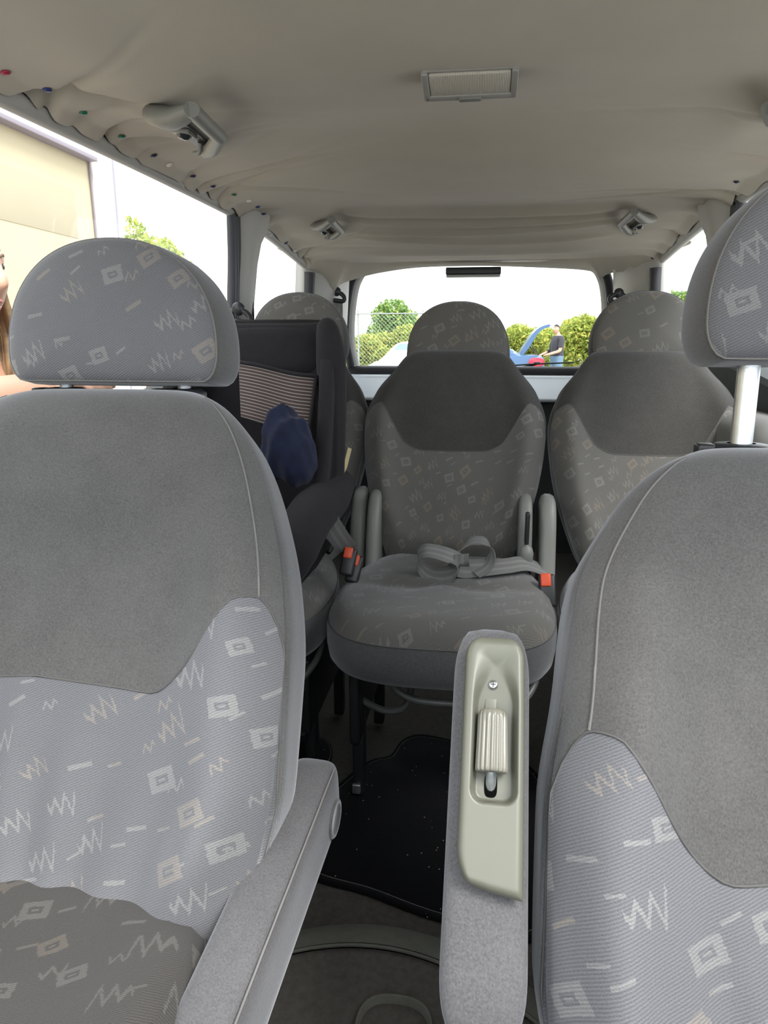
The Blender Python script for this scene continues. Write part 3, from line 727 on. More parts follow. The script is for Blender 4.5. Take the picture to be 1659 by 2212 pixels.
# ---- second row: three single seats
def rear_seat(label, cx, dz, dy=0., hw=.137, hh=.178, hx=0., chw=.236, hin=.162, hout=.194):
    yb, zb, L, rec = 1.665+dy, .875, .565, R(30)
    st = thing('passenger_seat', label, 'car seat', (cx, 1.45+dy, ZF), 'second row single seats')
    wk = ([0, .10, .28, .45, .62, .76, .87, .95, 1.0], [.150, .172, .204, .222, .229, .207, .166, .137, .114])
    bol = lambda v: .030*sstep(0, .25, v)*sstep(.95, .55, v); hol = lambda v: .012*sstep(.0, .2, v)*sstep(.9, .5, v)
    vk = mono([0, .35, .52, .64, .74, .84, .93, 1.0], [.47, .472, .50, .575, .645, .685, .67, .60])
    def seamf(t, d):
        if d < -.35: return 0.
        if abs(t) > .985: return float(.60*sstep(-.35, .6, d))
        return float(vk(abs(t)))
    b, pos, info = backrest(st, cx, yb, zb, L, rec, wk, .055, .065, bol, hol, seamf, (M['pat2'], M['vel2'], M['seam'], M['seam']), (cx*3+.4, .3+cx), .012, .96, v0=.90, seamr=.0011)
    hc = V(cx+hx, 1.915+dy, 1.430+dz)
    headrest(st, hc, hw, hh, .095, R(14), (M['pat2'], M['vel2'], M['seam']), 0, (cx*4, .2))
    ey = V(0, -math.cos(R(4)), math.sin(R(4))*-.2); M3 = basis(V(-1, 0, 0), ey)
    if M3[2, 2] < 0: M3 = basis(V(1, 0, 0), ey)
    ol = superell(0, chw, .262, 3.4, 110)
    ol[:, 0] *= 1-.16*sstep(.05, -.26, ol[:, 1])         # narrower towards the back
    lay = [(.001, .010), (.25, .010), (.5, .010), (.68, .011), (.80, .010), (.89, .002), (.95, -.012), (.985, -.030), (1.0, -.048), (1.0, -.075), (.985, -.098), (.95, -.112), (.90, -.12), (.5, -.122), (.001, -.122)]
    dent = lambda x, y: -.012*np.exp(-((y-.02)/.025)**2)*np.exp(-(x/.16)**4)-.008*np.exp(-((y+.11)/.06)**2)*np.exp(-(x/.12)**2)
    cu = cushion(st, V(cx, 1.455+dy, .885), M3, ol, lay, 7, (M['pat2'], M['band'], M['seam']), (cx*2+.8, .15), dent=dent)
    # frame below: carry bar, side plates and floor hooks
    zu = .74
    bar = catmull([V(cx-.10, 1.37+dy, zu+.02), V(cx-.095, 1.30+dy, zu-.005), V(cx-.05, 1.275+dy, zu-.030), V(cx+.05, 1.27+dy, zu-.032), V(cx+.15, 1.275+dy, zu-.03), V(cx+.19, 1.31+dy, zu), V(cx+.195, 1.37+dy, zu+.02)], 8)
    tube('carry_bar', bar, .0075, M['steel'], st, 10)
    tube('tilt_bar', catmull([V(cx-.17, 1.36+dy, .655), V(cx-.11, 1.345+dy, .640), V(cx-.065, 1.345+dy, .66), V(cx-.055, 1.37+dy, .73)], 8), .0075, M['steel'], st, 10)
    for sx in (-.17, .17):
        bevbox('side_bracket', (.022, .40, .17), M['dark'], st, (cx+sx, 1.50+dy, .665), .006)
        for yq in (1.36, 1.66):
            lg = bevbox('leg', (.026, .034, .20), M['dark'], st, (cx+sx, yq+dy, ZF+.11), .006)
            if yq < 1.5: bevbox('latch_tip', (.018, .010, .022), M['zinc'], lg, (cx+sx-.004, yq+dy-.018, ZF+.03), .002)
    # hinge covers at both sides of the back
    for sx in (-1, 1):
        x0 = cx+sx*hin; x1 = cx+sx*hout
        prof = [(1.555+dy, .80), (1.585+dy, .92), (1.61+dy, 1.0), (1.64+dy, 1.04), (1.69+dy, 1.045), (1.735+dy, 1.01), (1.73+dy, .95), (1.71+dy, .84), (1.66+dy, .76), (1.60+dy, .75)]
        slab('hinge_cover', prof, x0, x1, M['grey'], st)
    return st, pos
RC, posC = rear_seat('middle second row seat, patterned, with tangled grey belt on its cushion', -.030, -.010)
RL, _ = rear_seat('second row seat on the left, behind the black child seat', -.482, .018, .03, hx=.012, chw=.214, hin=.214, hout=.252)
RRt, _ = rear_seat('second row seat on the right, partly behind the raised head restraint', .434, .012, hx=.012, chw=.224, hin=.216, hout=.254)
# recline lever on the middle seat's right hinge
lv = bevbox('recline_slot', (.010, .020, .075), M['dark'], RC, (.150, 1.588, .985), .004)
kn = mesh('recline_lever', *(lambda a: (a[0]*np.array([.016, .014, .026])+V(.150, 1.572, .925), a[1]))(lathe([(.001, -1), (.6, -.85), (.95, -.3), (1, .2), (.75, .75), (.001, 1)], 18)), M['grey'], RC)

# ================================================================== THINGS IN THE CABIN
def UC(px, py, h):
    """where the photo's pixel meets the headliner lowered by h"""
    r = ray(px, py); s = np.linspace(.3, 4, 4000); P = CAM+np.outer(s, r)
    i = int(np.argmax(P[:, 2] > ceilz(P[:, 0], P[:, 1])-h)); return P[i]
# ---- courtesy lamp in the headliner
c = UC(1015, 182, .012)
lt = thing('courtesy_lamp', 'rectangular ribbed courtesy lamp in the middle of the headliner', 'lamp', c)
tz = math.atan2(float(ceilz(c[0], c[1]+.05)-ceilz(c[0], c[1]-.05)), .1)
tz = min(tz, -.20)
Ml = np.stack([V(1, 0, 0), V(0, math.cos(tz), math.sin(tz)), V(0, -math.sin(tz), math.cos(tz))], 1)
LW, LD = .071, .038
def lpt(x, y, z): return c+Ml @ V(x, y, z)
bevbox('housing', (2*LW, 2*LD, .024), M['dark'], lt, lpt(0, 0, .015), .005, rot=Ml)
for nm, sz, at in (('frame_front', (2*LW-.006, .005, .006), (0, -LD+.004, .003)), ('frame_back', (2*LW-.006, .014, .010), (0, LD-.008, .001)), ('frame_side', (.010, 2*LD-.006, .010), (-LW+.006, 0, .001)), ('frame_side', (.010, 2*LD-.006, .010), (LW-.006, 0, .001))):
    bevbox(nm, sz, M['lampframe'], lt, lpt(*at), .002, rot=Ml)
bevbox('lens', (2*LW-.022, 2*LD-.022, .008), M['ribbed'], lt, lpt(0, -.004, .001), .003, rot=Ml)
sw_ = bevbox('switch', (.034, .010, .008), M['grey'], lt, lpt(0, LD-.008, -.004), .002, rot=Ml)
# ---- grab handles
def grab(label, A, B, Cc, D, sd, r=.0125):
    """A, D: ends at the lining; B, Cc: corners of the grip"""
    A, B, Cc, D = (np.asarray(p) for p in (A, B, Cc, D))
    h = thing('grab_handle', label, 'grab handle', A+V(0, 0, 0), 'roof grab handles')
    lift = V(0, 0, .006)
    p = resample(catmull([A+lift, A*.55+B*.45+V(0, 0, -.004), B, ], 8), 20, False)
    rr = np.interp(np.linspace(0, 1, 20), [0, .3, 1], [1.9, 2.0, 1.1])*r
    tube('mount_arm', p, rr, M['grey'], h, 14, flat=.7)
    tube('grip', resample(np.array([B+(B-Cc)*.02, Cc]), 10, False), r*1.05, M['grey'], h, 14, flat=.85)
    p = resample(catmull([Cc, Cc*.45+D*.55+V(0, 0, -.003), D+lift], 8), 16, False)
    tube('mount_arm', p, np.linspace(1.05, 1.35, 16)*r, M['grey'], h, 14, flat=.75)
    # recessed backing with a small lens and a coat hook
    mid = (A+D)/2
    bx = (A+B+Cc+D)/4
    ln = np.linalg.norm(D-A); ey = (D-A)/ln; ex = (B-A); ex = ex-ey*np.dot(ex, ey); ex /= np.linalg.norm(ex); ez = np.cross(ex, ey); ez = ez if ez[2] > 0 else -ez
    Mg = np.stack([ex, ey, ez], 1)
    bevbox('backing_plate', (.040, ln*.86, .006), M['dark'], h, mid+ex*.012+ez*.008, .002, rot=Mg)
    v_, f_ = lathe([(.001, -.0075), (.55, -.0065), (.9, -.003), (1, .001)], 24); v_ = v_*np.array([.013, .019, 1.0])
    ring = bevbox('lens_bezel', (.034, .050, .008), M['lampframe'], h, A*.62+D*.38+ex*.010+ez*.003, .003, rot=Mg)
    mesh('lens', v_ @ Mg.T+A*.62+D*.38+ex*.010-ez*.001, f_, M['gloss'], h)
    tube('coat_hook', catmull([A*.30+D*.70+ex*.012+ez*.004, A*.29+D*.71+ex*.010-ez*.010, A*.27+D*.73-ex*.002-ez*.012], 5), .0045, M['lampframe'], h, 8)
    return h
M['gloss'] = newmat('glossy dark lens', (.05, .055, .06), .08, spec=.8)[0]
grab('large grey grab handle above the left door window', UC(338, 258, .016), UC(414, 238, .034), UC(474, 296, .034), UC(446, 334, .010), -1)
grab('small grey grab handle above the left quarter window', UC(682, 492, .006), UC(716, 476, .024), UC(737, 500, .024), UC(712, 514, .006), -1, .011)
grab('small grey grab handle above the right quarter window', UC(1406, 476, .006), UC(1370, 458, .024), UC(1342, 484, .024), UC(1364, 506, .006), 1, .011)
gA = UC(1815, 250, .008)
grab('grab handle cut by the right edge, above the right door', UC(1800, 262, .008), UC(1735, 238, .034), UC(1664, 232, .034), UC(1678, 268, .010), 1)
# ---- drawing pins along the loose headliner edge
def pin(px, py, col, label, x=None, h=.0015, r=.0068):
    p = UC(px, py, h) if x is None else UX(px, py, x)
    nv = np.array([float(ceilz(p[0]+.004, p[1])-ceilz(p[0]-.004, p[1]))/.008, float(ceilz(p[0], p[1]+.004)-ceilz(p[0], p[1]-.004))/.008, -1.]); nv /= np.linalg.norm(nv)
    if x is not None: nv = V(-np.sign(x)*.5, -.5, -.7); nv /= np.linalg.norm(nv)
    b_ = basis(V(0, 1, 0), np.cross(nv, V(0, 1, 0))); b_[:, 2] = nv
    v_, f_ = lathe([(.001, .0030), (.5, .0027), (.85, .0016), (1, 0), (.9, -.0010), (.25, -.0016), (.2, -.008), (.01, -.012)], 14); v_[:, :2] *= r
    return tag(mesh('drawing_pin', v_ @ b_.T+p, f_, M[col], None), label, 'pin', 'pins holding the headliner cloth')
PINS = [(12, 157, 'pinred', 'dark red pin nearest the left edge of the picture'), (102, 194, 'pinblue', 'blue pin next behind the dark red pin'),
 (180, 244, 'pingreen', 'green pin ahead of the large left grab handle, nearer the viewer'), (263, 295, 'pingreen', 'green pin just below the front of the large grab handle'),
 (333, 336, 'pinnavy', 'navy pin below the large grab handle, left of a white pin'), (366, 356, 'white', 'white pin directly below the large grab handle'),
 (417, 381, 'pinnavy', 'navy pin right of the white pin below the large handle'), (460, 403, 'pinnavy', 'navy pin above the black window channel'),
 (505, 421, 'pingreen', 'small green pin above the left pillar'), (538, 434, 'white', 'white pin above the left pillar flare'),
 (557, 447, 'pinblue', 'blue pin at the left pillar top, upper of two'), (570, 462, 'pinblue', 'blue pin at the left pillar top, lower of two'),
 (566, 478, 'pinred', 'red pin tucked beside the left pillar top'), (585, 508, 'white', 'white pin above the left quarter window, foremost'),
 (618, 525, 'pinblue', 'dark pin above the left quarter window'), (637, 541, 'white', 'white pin above the left quarter window, rearmost'),
 (1591, 393, 'pinnavy', 'navy pin at the top of the right pillar'), (1409, 558, 'pinnavy', 'dark pin in the crumpled cloth at the right rear corner')]
for px, py, col, lb in PINS: pin(px, py, col, lb)
pin(1281, 579, 'white', 'white pin at the right end of the rear cloth hem', x=.46); pin(1327, 585, 'white', 'white pin in the hem above the right belt guide', x=.53)
# ---- high brake light and rear wiper
bl = thing('brake_light', 'black high brake light at the top of the tailgate window', 'brake light', UY(1022, 597, 3.2))
q0, q1 = UY(963, 578, 3.2), UY(1082, 596, 3.2); cc = (q0+q1)/2
bevbox('body', (abs(q1[0]-q0[0]), .05, .030), M['dark'], bl, cc+V(0, .02, .004), .005)
bevbox('lower_lip', (abs(q1[0]-q0[0])*.98, .045, .010), M['trim'], bl, cc+V(0, .018, -.016), .003)
wp = thing('rear_wiper', 'thin black rear wiper resting low on the tailgate window', 'wiper', UY(1130, 797, 3.42))
w0, w1, w2 = UY(1096, 790, 3.41), UY(1160, 786, 3.40), UY(1240, 783, 3.40)
tube('blade', [w0, w1, w2], .0035, M['rubber'], wp, 8); tube('arm', [UY(1090, 797, 3.43), UY(1125, 794, 3.425), w1+V(0, .012, 0)], .006, M['dark'], wp, 8)
bevbox('blade_clip', (.03, .012, .012), M['dark'], wp, w1+V(0, .008, .002), .003)
# ---- belts and belt guides
def ribbon(name, path, wdir, width, mat, par=None, th=.0016, n=60):
    P = catmull(path, 10); W = catmull([np.asarray(q)/np.linalg.norm(q) for q in wdir], 10)
    d = np.r_[0, np.cumsum(np.linalg.norm(np.diff(P, axis=0), axis=1))]; s = np.linspace(0, d[-1], n)
    P = np.stack([np.interp(s, d, P[:, k]) for k in range(3)], 1); W = np.stack([np.interp(s, d, W[:, k]) for k in range(3)], 1)
    T = np.gradient(P, axis=0); T /= np.linalg.norm(T, axis=1)[:, None]+1e-9
    W = W-T*(W*T).sum(1)[:, None]; W /= np.linalg.norm(W, axis=1)[:, None]+1e-9; N = np.cross(T, W)
    ww = np.array([-1, -.5, 0, .5, 1.])*width/2
    top = P[:, None]+W[:, None]*ww[None, :, None]+N[:, None]*th/2; bot = P[:, None]+W[:, None]*ww[None, ::-1, None]-N[:, None]*th/2
    sec = np.concatenate([top, bot], 1); m = sec.shape[1]
    f = grid((n, m), False, True)+[tuple(range(m))[::-1], tuple((n-1)*m+k for k in range(m))]
    uv = np.array([(ww[k] if k < 5 else ww[9-k], s[i]) for i in range(n) for k in range(m)])
    return mesh(name, sec.reshape(-1, 3), f, mat, par, uv=uv, autosm=50)
def beltmat():
    m, nt, b = newmat('ribbed grey webbing', (.19, .19, .187), .42, .15, spec=.4)
    sep = node(nt, 'ShaderNodeSeparateXYZ'); nt.links.new(coords(nt, 'UV'), sep.inputs[0]); u = X(nt, sep.outputs[0]); v = X(nt, sep.outputs[1])
    ln = (u.abs()-.008).abs().lt(.0035); fine = (v*(2*math.pi/.0015)).sin()
    nt.links.new(mixcol(nt, ln*.55, (.175, .175, .172), (.27, .27, .268)), b.inputs['Base Color']); bump(nt, b, fine, .3, .0004); return m
M['web'] = beltmat()
def guide(label, c, scale=1., sd=-1):
    g = thing('belt_guide', label, 'belt guide', c-V(0, 0, .03*scale), 'black shoulder belt guides')
    v_, f_ = lathe([(.001, -.012), (.016, -.012), (.020, -.006), (.020, .004), (.015, .010), (.001, .011)], 22)
    Mg = basis(V(1, 0, 0), V(0, 0, 1)); Mg[:, 2] = V(0, -1, 0)
    mesh('bolt_cover', (v_*scale) @ Mg.T+c+V(0, 0, .012*scale), f_, M['dark'], g)
    tube('loop', catmull([c+V(-.032, 0, -.004)*scale, c+V(-.030, -.004, -.020)*scale, c+V(0, -.010, -.026)*scale, c+V(.030, -.004, -.028)*scale, c+V(.034, 0, -.012)*scale, c+V(.014, .0, .006)*scale, c+V(-.014, 0, .006)*scale], 6, True), .0095*scale, M['dark'], g, 10, closed=True)
    return g
cL = UY(727, 636, 3.02); guide('black belt guide on the left rear corner pillar', cL, .95)
tag(ribbon('shoulder_belt', [cL+V(.002, -.004, -.02), cL+V(.004, -.01, -.08), cL+V(.0, -.03, -.22), cL+V(-.01, -.08, -.5)], [(1, .2, 0)]*4, .045, M['web']), 'grey belt webbing hanging from the left rear pillar guide', 'seat belt', 'hanging shoulder belts')
cR = UY(1336, 640, 2.98); guide('black belt guide on the right rear corner pillar', cR, .95, 1)
tag(ribbon('shoulder_belt', [cR+V(-.002, -.004, -.02), cR+V(-.004, -.01, -.08), cR+V(.0, -.03, -.22), cR+V(.01, -.08, -.5)], [(1, -.2, 0)]*4, .045, M['web']), 'grey belt webbing below the right rear pillar guide', 'seat belt', 'hanging shoulder belts')
cP = UX(515, 676, -.635); guide('black belt guide on the left pillar beside the door window', cP, .9)
tag(ribbon('shoulder_belt', [cP+V(.0, .0, -.02), cP+V(.0, .0, -.08), cP+V(-.01, .0, -.2), cP+V(-.02, .0, -.45)], [(.3, 1, 0)]*4, .045, M['web']), 'grey belt webbing below the left door pillar guide', 'seat belt', 'hanging shoulder belts')
def buckle(label, c, tilt=0., s=1.):
    b_ = thing('buckle', label, 'belt buckle', c-V(0, 0, .05), 'seat belt buckles')
    Mt = np.array(Matrix.Rotation(tilt, 3, 'Y') @ Matrix.Rotation(R(-25), 3, 'X'))
    bevbox('body', (.030*s, .020*s, .060*s), M['dark'], b_, c+Mt @ V(0, 0, -.022*s), .005, rot=Mt)
    bt_ = bevbox('release_button', (.019*s, .010, .024*s), M['red'], b_, c+Mt @ V(-.003, -.0085*s, -.004), .003, rot=Mt); bt_['label'] = 'orange red release button'
    ribbon('stalk', [c+V(0, .005, -.05*s), c+V(0, .02, -.09), c+V(0, .04, -.12)], [(1, 0, 0)]*3, .022, M['dark'], b_)
buckle('belt buckle beside the child seat, left of a pair', UY(757, 1192, 1.44), R(8)); buckle('belt buckle beside the middle seat hinge, right of a pair', UY(771, 1208, 1.455), R(12))
buckle('belt buckle with bright red button right of the middle seat', UY(1181, 1250, 1.47), R(-3), 1.15)
# tangled lap belt on the middle cushion
tb = thing('lap_belt', 'tangled grey lap belt looped on the middle seat cushion', 'seat belt', UY(960, 1240, 1.47))
hz = UY(1150, 1228, 1.56)
ribbon('belt_strip', [hz+V(.03, .02, -.01), UY(1135, 1218, 1.545), UY(1095, 1222, 1.52), UY(1050, 1226, 1.505), UY(1005, 1228, 1.50), UY(985, 1222, 1.50)], [(-.2, 1, .35), (-.15, 1, .4), (0, 1, .45), (0, .9, .6), (.1, .7, .8), (.2, .6, .9)], .046, M['web'], tb)
o_ = UY(948, 1212, 1.50)
ribbon('belt_loop', [o_+V(.045, .0, -.020), o_+V(.045, -.01, .004), o_+V(.016, -.015, .020), o_+V(-.025, -.01, .026), o_+V(-.046, .0, .010), o_+V(-.040, .0, -.014), o_+V(-.010, -.01, -.030), o_+V(.030, -.02, -.022), o_+V(.044, -.03, -.002), o_+V(.046, -.015, .022)], [(.2, 1, .5), (.3, 1, .4), (.1, 1, .5), (-.1, 1, .4), (-.1, 1, .4), (0, 1, .3), (.1, .8, .7), (.3, .6, .8), (.3, .5, .9), (.2, .5, .9)], .046, M['web'], tb, n=90)
o2 = UY(1025, 1192, 1.53)
ribbon('belt_loop', [o2+V(-.050, -.02, -.034), o2+V(-.030, .0, .0), o2+V(-.008, .01, .020), o2+V(.018, .01, .022), o2+V(.034, .0, .004), o2+V(.028, -.02, -.02), o2+V(.0, -.04, -.036)], [(.5, .8, .3), (.4, .9, .3), (.2, 1, .2), (0, 1, .2), (-.2, 1, .1), (-.3, 1, .3), (0, 1, .5)], .044, M['web'], tb, n=70)

# ---- child seat strapped on the left rear seat
cs = thing('toddler_seat', 'black child car seat with striped pad on the left rear seat', 'child seat', (-.50, 1.50, .89))
SX = -.485
rowsd = [(1.432, 1.815, .02, .125), (1.437, 1.800, .05, .150), (1.42, 1.785, .10, .172), (1.38, 1.775, .165, .186), (1.32, 1.760, .205, .194), (1.25, 1.740, .215, .197), (1.18, 1.720, .215, .197), (1.11, 1.70, .225, .197), (1.06, 1.69, .27, .198), (1.02, 1.68, .36, .198), (.985, 1.675, .41, .196), (.95, 1.67, .43, .190), (.925, 1.665, .42, .182)]
rr = []
for z, y, f, w_ in rowsd:
    sec = catmull([V(SX-w_*.985, y-f, z), V(SX-w_*1.02, y-f*.72, z), V(SX-w_*1.0, y-f*.30, z), V(SX-w_*.90, y-.02, z), V(SX-w_*.5, y, z), V(SX, y+.004, z), V(SX+w_*.5, y, z), V(SX+w_*.90, y-.02, z), V(SX+w_*1.0, y-f*.30, z), V(SX+w_*1.02, y-f*.72, z), V(SX+w_*.985, y-f, z)], 4)
    rr.append(resample(sec, 40, False))
P = np.array(rr)
shl = mesh('shell', P.reshape(-1, 3), [f[::-1] for f in grid((len(rr), 40))], M['shell'], cs)
md = shl.modifiers.new('thick', 'SOLIDIFY'); md.thickness = .018; md.offset = 1
md = shl.modifiers.new('sub', 'SUBSURF'); md.levels = 2; md.render_levels = 2
# padded cover inside the shell
rr = []
for z, y, f, w_ in rowsd[1:-2]:
    k = .93
    sec = catmull([V(SX-w_*k*1.0, y-f*1.02, z), V(SX-w_*k, y-f*.6, z), V(SX-w_*.86, y-f*.25-.015, z), V(SX-w_*.66, y-.045, z), V(SX, y-.040, z), V(SX+w_*.66, y-.045, z), V(SX+w_*.86, y-f*.25-.015, z), V(SX+w_*k, y-f*.6, z), V(SX+w_*k*1.0, y-f*1.02, z)], 5)
    rr.append(resample(sec, 40, False))
cv = mesh('padded_cover', np.array(rr).reshape(-1, 3), [f[::-1] for f in grid((len(rr), 40))], M['blackcloth'], cs)
md = cv.modifiers.new('thick', 'SOLIDIFY'); md.thickness = .030; md.offset = 0
md = cv.modifiers.new('sub', 'SUBSURF'); md.levels = 2; md.render_levels = 2
for sx in (-1, 1):     # fat padded head wings
    wg = catmull([V(SX+sx*.150, 1.70, 1.438), V(SX+sx*.168, 1.655, 1.41), V(SX+sx*.180, 1.625, 1.34), V(SX+sx*.182, 1.610, 1.25), V(SX+sx*.180, 1.60, 1.15), V(SX+sx*.182, 1.59, 1.07)], 7)
    tube('head_wing', wg, np.interp(np.linspace(0, 1, len(wg)), [0, .12, .35, .8, 1], [.012, .030, .040, .040, .036]), M['blackcloth'], cs, 18, up0=V(1, 0, 0), flat=.85)
# seat pan with raised front
ol = superell(0, .175, .20, 3.0, 64); Mp = basis(V(1, 0, 0), V(0, 1, -.12))
a = rings(ol, [(.001, .0), (.4, -.004), (.7, .004), (.88, .010), (.97, .0), (1.0, -.03), (1.0, -.08), (.95, -.095), (.001, -.095)], V(SX, 1.46, 1.00), Mp)[0]
mesh('seat_pan', a[0], a[1], M['blackcloth'], cs)
for sx in (-1, 1):     # rounded padded side arms
    arm_ = catmull([V(SX+sx*.185, 1.66, 1.06), V(SX+sx*.190, 1.52, 1.055), V(SX+sx*.185, 1.38, 1.05), V(SX+sx*.176, 1.285, 1.015), V(SX+sx*.160, 1.255, .96)], 8)
    tube('side_arm', arm_, np.interp(np.linspace(0, 1, len(arm_)), [0, .3, .8, 1], [.040, .050, .048, .035]), M['blackcloth'], cs, 16)
bevbox('base', (.30, .36, .05), M['shell'], cs, (SX, 1.50, .918), .015)
# head pad and striped insert
hp0 = V(SX, 1.715, 1.375)
ol = superell(0, .150, .062, 5, 56); Mh = basis(V(1, 0, 0), V(0, .28, 1)); Mh[:, 2] = np.cross(Mh[:, 0], Mh[:, 1])
a = rings(ol, [(.001, .006), (.6, .006), (.88, .002), (.97, -.008), (1, -.022), (1, -.05)], hp0, Mh)[0]
mesh('head_pad', a[0], a[1], M['navyblack'] if 'navyblack' in M else M['blackcloth'], cs)
cn = [UY(515, 782, 1.605), UY(684, 814, 1.600), UY(668, 938, 1.545), UY(520, 900, 1.545)]
nn, mm = 24, 20; P = []
for i in range(nn):
    t = i/(nn-1); lft = cn[0]*(1-t)+cn[3]*t; rgt = cn[1]*(1-t)+cn[2]*t
    for j in range(mm):
        s = j/(mm-1); q = lft*(1-s)+rgt*s; q = q+V(0, -.012*math.sin(math.pi*s)-.004*math.sin(s*9)+.02*(2*s-1)**6*0, .002*math.sin(s*7)); P.append(q)
uv = [(j/(mm-1)*.2, (1-i/(nn-1))*.125) for i in range(nn) for j in range(mm)]
pd = mesh('striped_pad', P, [f[::-1] for f in grid((nn, mm))], M['stripe'], cs, uv=uv); pd['label'] = 'grey brown pad with thin pale stripes'
md = pd.modifiers.new('thick', 'SOLIDIFY'); md.thickness = .014; md.offset = -1
bd = [P[j] for j in range(mm)]+[P[i*mm+mm-1] for i in range(1, nn)]
tube('pad_binding', np.array(bd)+V(0, -.002, 0), .0045, M['blackcloth'], pd, 8)
lb = [UY(750, 965, 1.66), UY(758, 968, 1.68), UY(748, 1008, 1.64), UY(735, 1035, 1.60), UY(741, 1000, 1.63)]
mesh('warning_label', [p+V(.004, -.01, 0) for p in lb], [(0, 1, 2, 3, 4)], M['yellow'], cs, smooth=False)['label'] = 'torn pale yellow label on the shell side'
# navy garment lying in it
jc = UY(622, 968, 1.46); nu, nv_ = 60, 40; P = []
for i in range(nv_+1):
    ph = math.pi*i/nv_
    for j in range(nu):
        t = 2*math.pi*j/nu; d_ = V(math.sin(ph)*math.cos(t), math.sin(ph)*math.sin(t), math.cos(ph))
        rn = 1.02+.12*math.sin(d_[0]*3+d_[2]*2+1)-.16*abs(math.sin(d_[2]*2.6-d_[0]*3.8+d_[1]*2+.4))**.8-.06*abs(math.sin(d_[0]*5+d_[1]*3+d_[2]*4))+.10
        P.append(jc+d_*rn*V(.064, .060, .085))
gm_ = mesh('folded_garment', P, grid((nv_+1, nu), False, True), M['blue']); md = gm_.modifiers.new('soft', 'SMOOTH'); md.factor = .5; md.iterations = 5
tag(gm_, 'crumpled navy blue fleece garment lying in the child seat', 'garment')
# its retaining strap
sb = thing('child_seat_belt', 'flat grey belt holding the child seat, twisted over its lower side', 'seat belt', UY(757, 1185, 1.44))
ribbon('strap', [UY(750, 1186, 1.45), UY(735, 1165, 1.43), UY(716, 1135, 1.415), UY(697, 1102, 1.41), UY(688, 1090, 1.42), UY(672, 1100, 1.46)], [(.9, .1, .45), (.9, .1, .45), (.9, .1, .5), (.9, .1, .5), (.9, .2, .5), (.8, .3, .5)], .044, M['web'], sb)
ribbon('strap_tail', [UY(740, 1180, 1.455), UY(712, 1150, 1.45), UY(690, 1128, 1.44), UY(676, 1114, 1.44)], [(.8, .4, .4)]*4, .030, M['web'], sb)

# ---- floor mats and console
def floor_mat(label, pts, z):
    P = resample(catmull([UZ(px, py, z)[:2] for px, py in pts], 6, True), 120); n = len(P); c_ = P.mean(0)
    vs_ = [(c_[0]+(p[0]-c_[0])*s, c_[1]+(p[1]-c_[1])*s, h) for s, h in ((1, z-.008), (1, z-.002), (.985, z), (.96, z), (.955, z-.0015), (.95, z), (.6, z+.001), (.001, z+.001)) for p in P]
    mt = thing('floor_mat', label, 'mat', (c_[0], c_[1], ZF), 'black floor mats')
    mesh('mat_body', vs_, grid((8, n), False, True), M['mat'], mt)
    st_ = [(c_[0]+(p[0]-c_[0])*.952, c_[1]+(p[1]-c_[1])*.952, z+.0004) for p in P]
    tube('edge_stitching', st_, .0008, M['seam'], mt, 5, closed=True)
floor_mat('black floor mat with pale crumbs in the aisle', [(640, 1868), (690, 1740), (745, 1680), (800, 1640), (842, 1630), (868, 1597), (905, 1584), (975, 1596), (1100, 1625), (1180, 1700), (1210, 1900), (1150, 2030), (950, 1985), (800, 1930)], ZF+.010)
floor_mat('second black floor mat showing only a corner behind the left armrest', [(540, 1640), (620, 1592), (690, 1592), (718, 1615), (700, 1660), (600, 1700)], ZF+.010)
co = thing('floor_console', 'low olive grey console between the front seats', 'console', (-.08, .62, ZF))
cy_, x0 = .90, -.09
def conrow(yo, z, hw, bulge):
    return [V(x0+hw*q, yo-bulge*q*q, z) for q in np.linspace(-1, 1, 25)]
rws = [conrow(1.005, ZF+.001, .26, .10), conrow(.990, ZF+.02, .255, .10), conrow(.955, ZF+.055, .25, .10), conrow(.915, ZF+.078, .245, .10), conrow(.890, ZF+.083, .24, .10)]
mesh('bulkhead', np.array(rws).reshape(-1, 3), grid((5, 25)), M['carpet2'], co)
tube('raised_lip', [p+V(0, -.006, .001) for p in rws[-1]], .0028, M['carpet2'], co, 8)
mesh('carpet_insert', np.array([conrow(.884, ZF+.078, .24, .10), conrow(.80, ZF+.082, .24, .10), conrow(.60, ZF+.085, .24, .06), conrow(.25, ZF+.085, .24, 0)]).reshape(-1, 3), grid((4, 25)), M['carpet'], co)
cc_ = UZ(848, 2235, ZF+.09); ol = superell(0, .050, .055, 2.8, 48)
a = rings(ol, [(1.06, -.004), (1.03, .004), (.98, .003), (.92, -.012), (.80, -.020), (.001, -.022)], cc_, basis(V(1, 0, 0), V(0, 1, 0)))[0]
mesh('cup_recess', a[0], a[1], M['carpet2'], co)
for q, nm in ((-.24, 'console_side'), (.24, 'console_side')):
    mesh(nm, [(x0+q, .25, ZF), (x0+q, .80, ZF), (x0+q, .80, ZF+.083), (x0+q, .25, ZF+.086)], [(0, 1, 2, 3)], M['carpet2'], co, smooth=False)

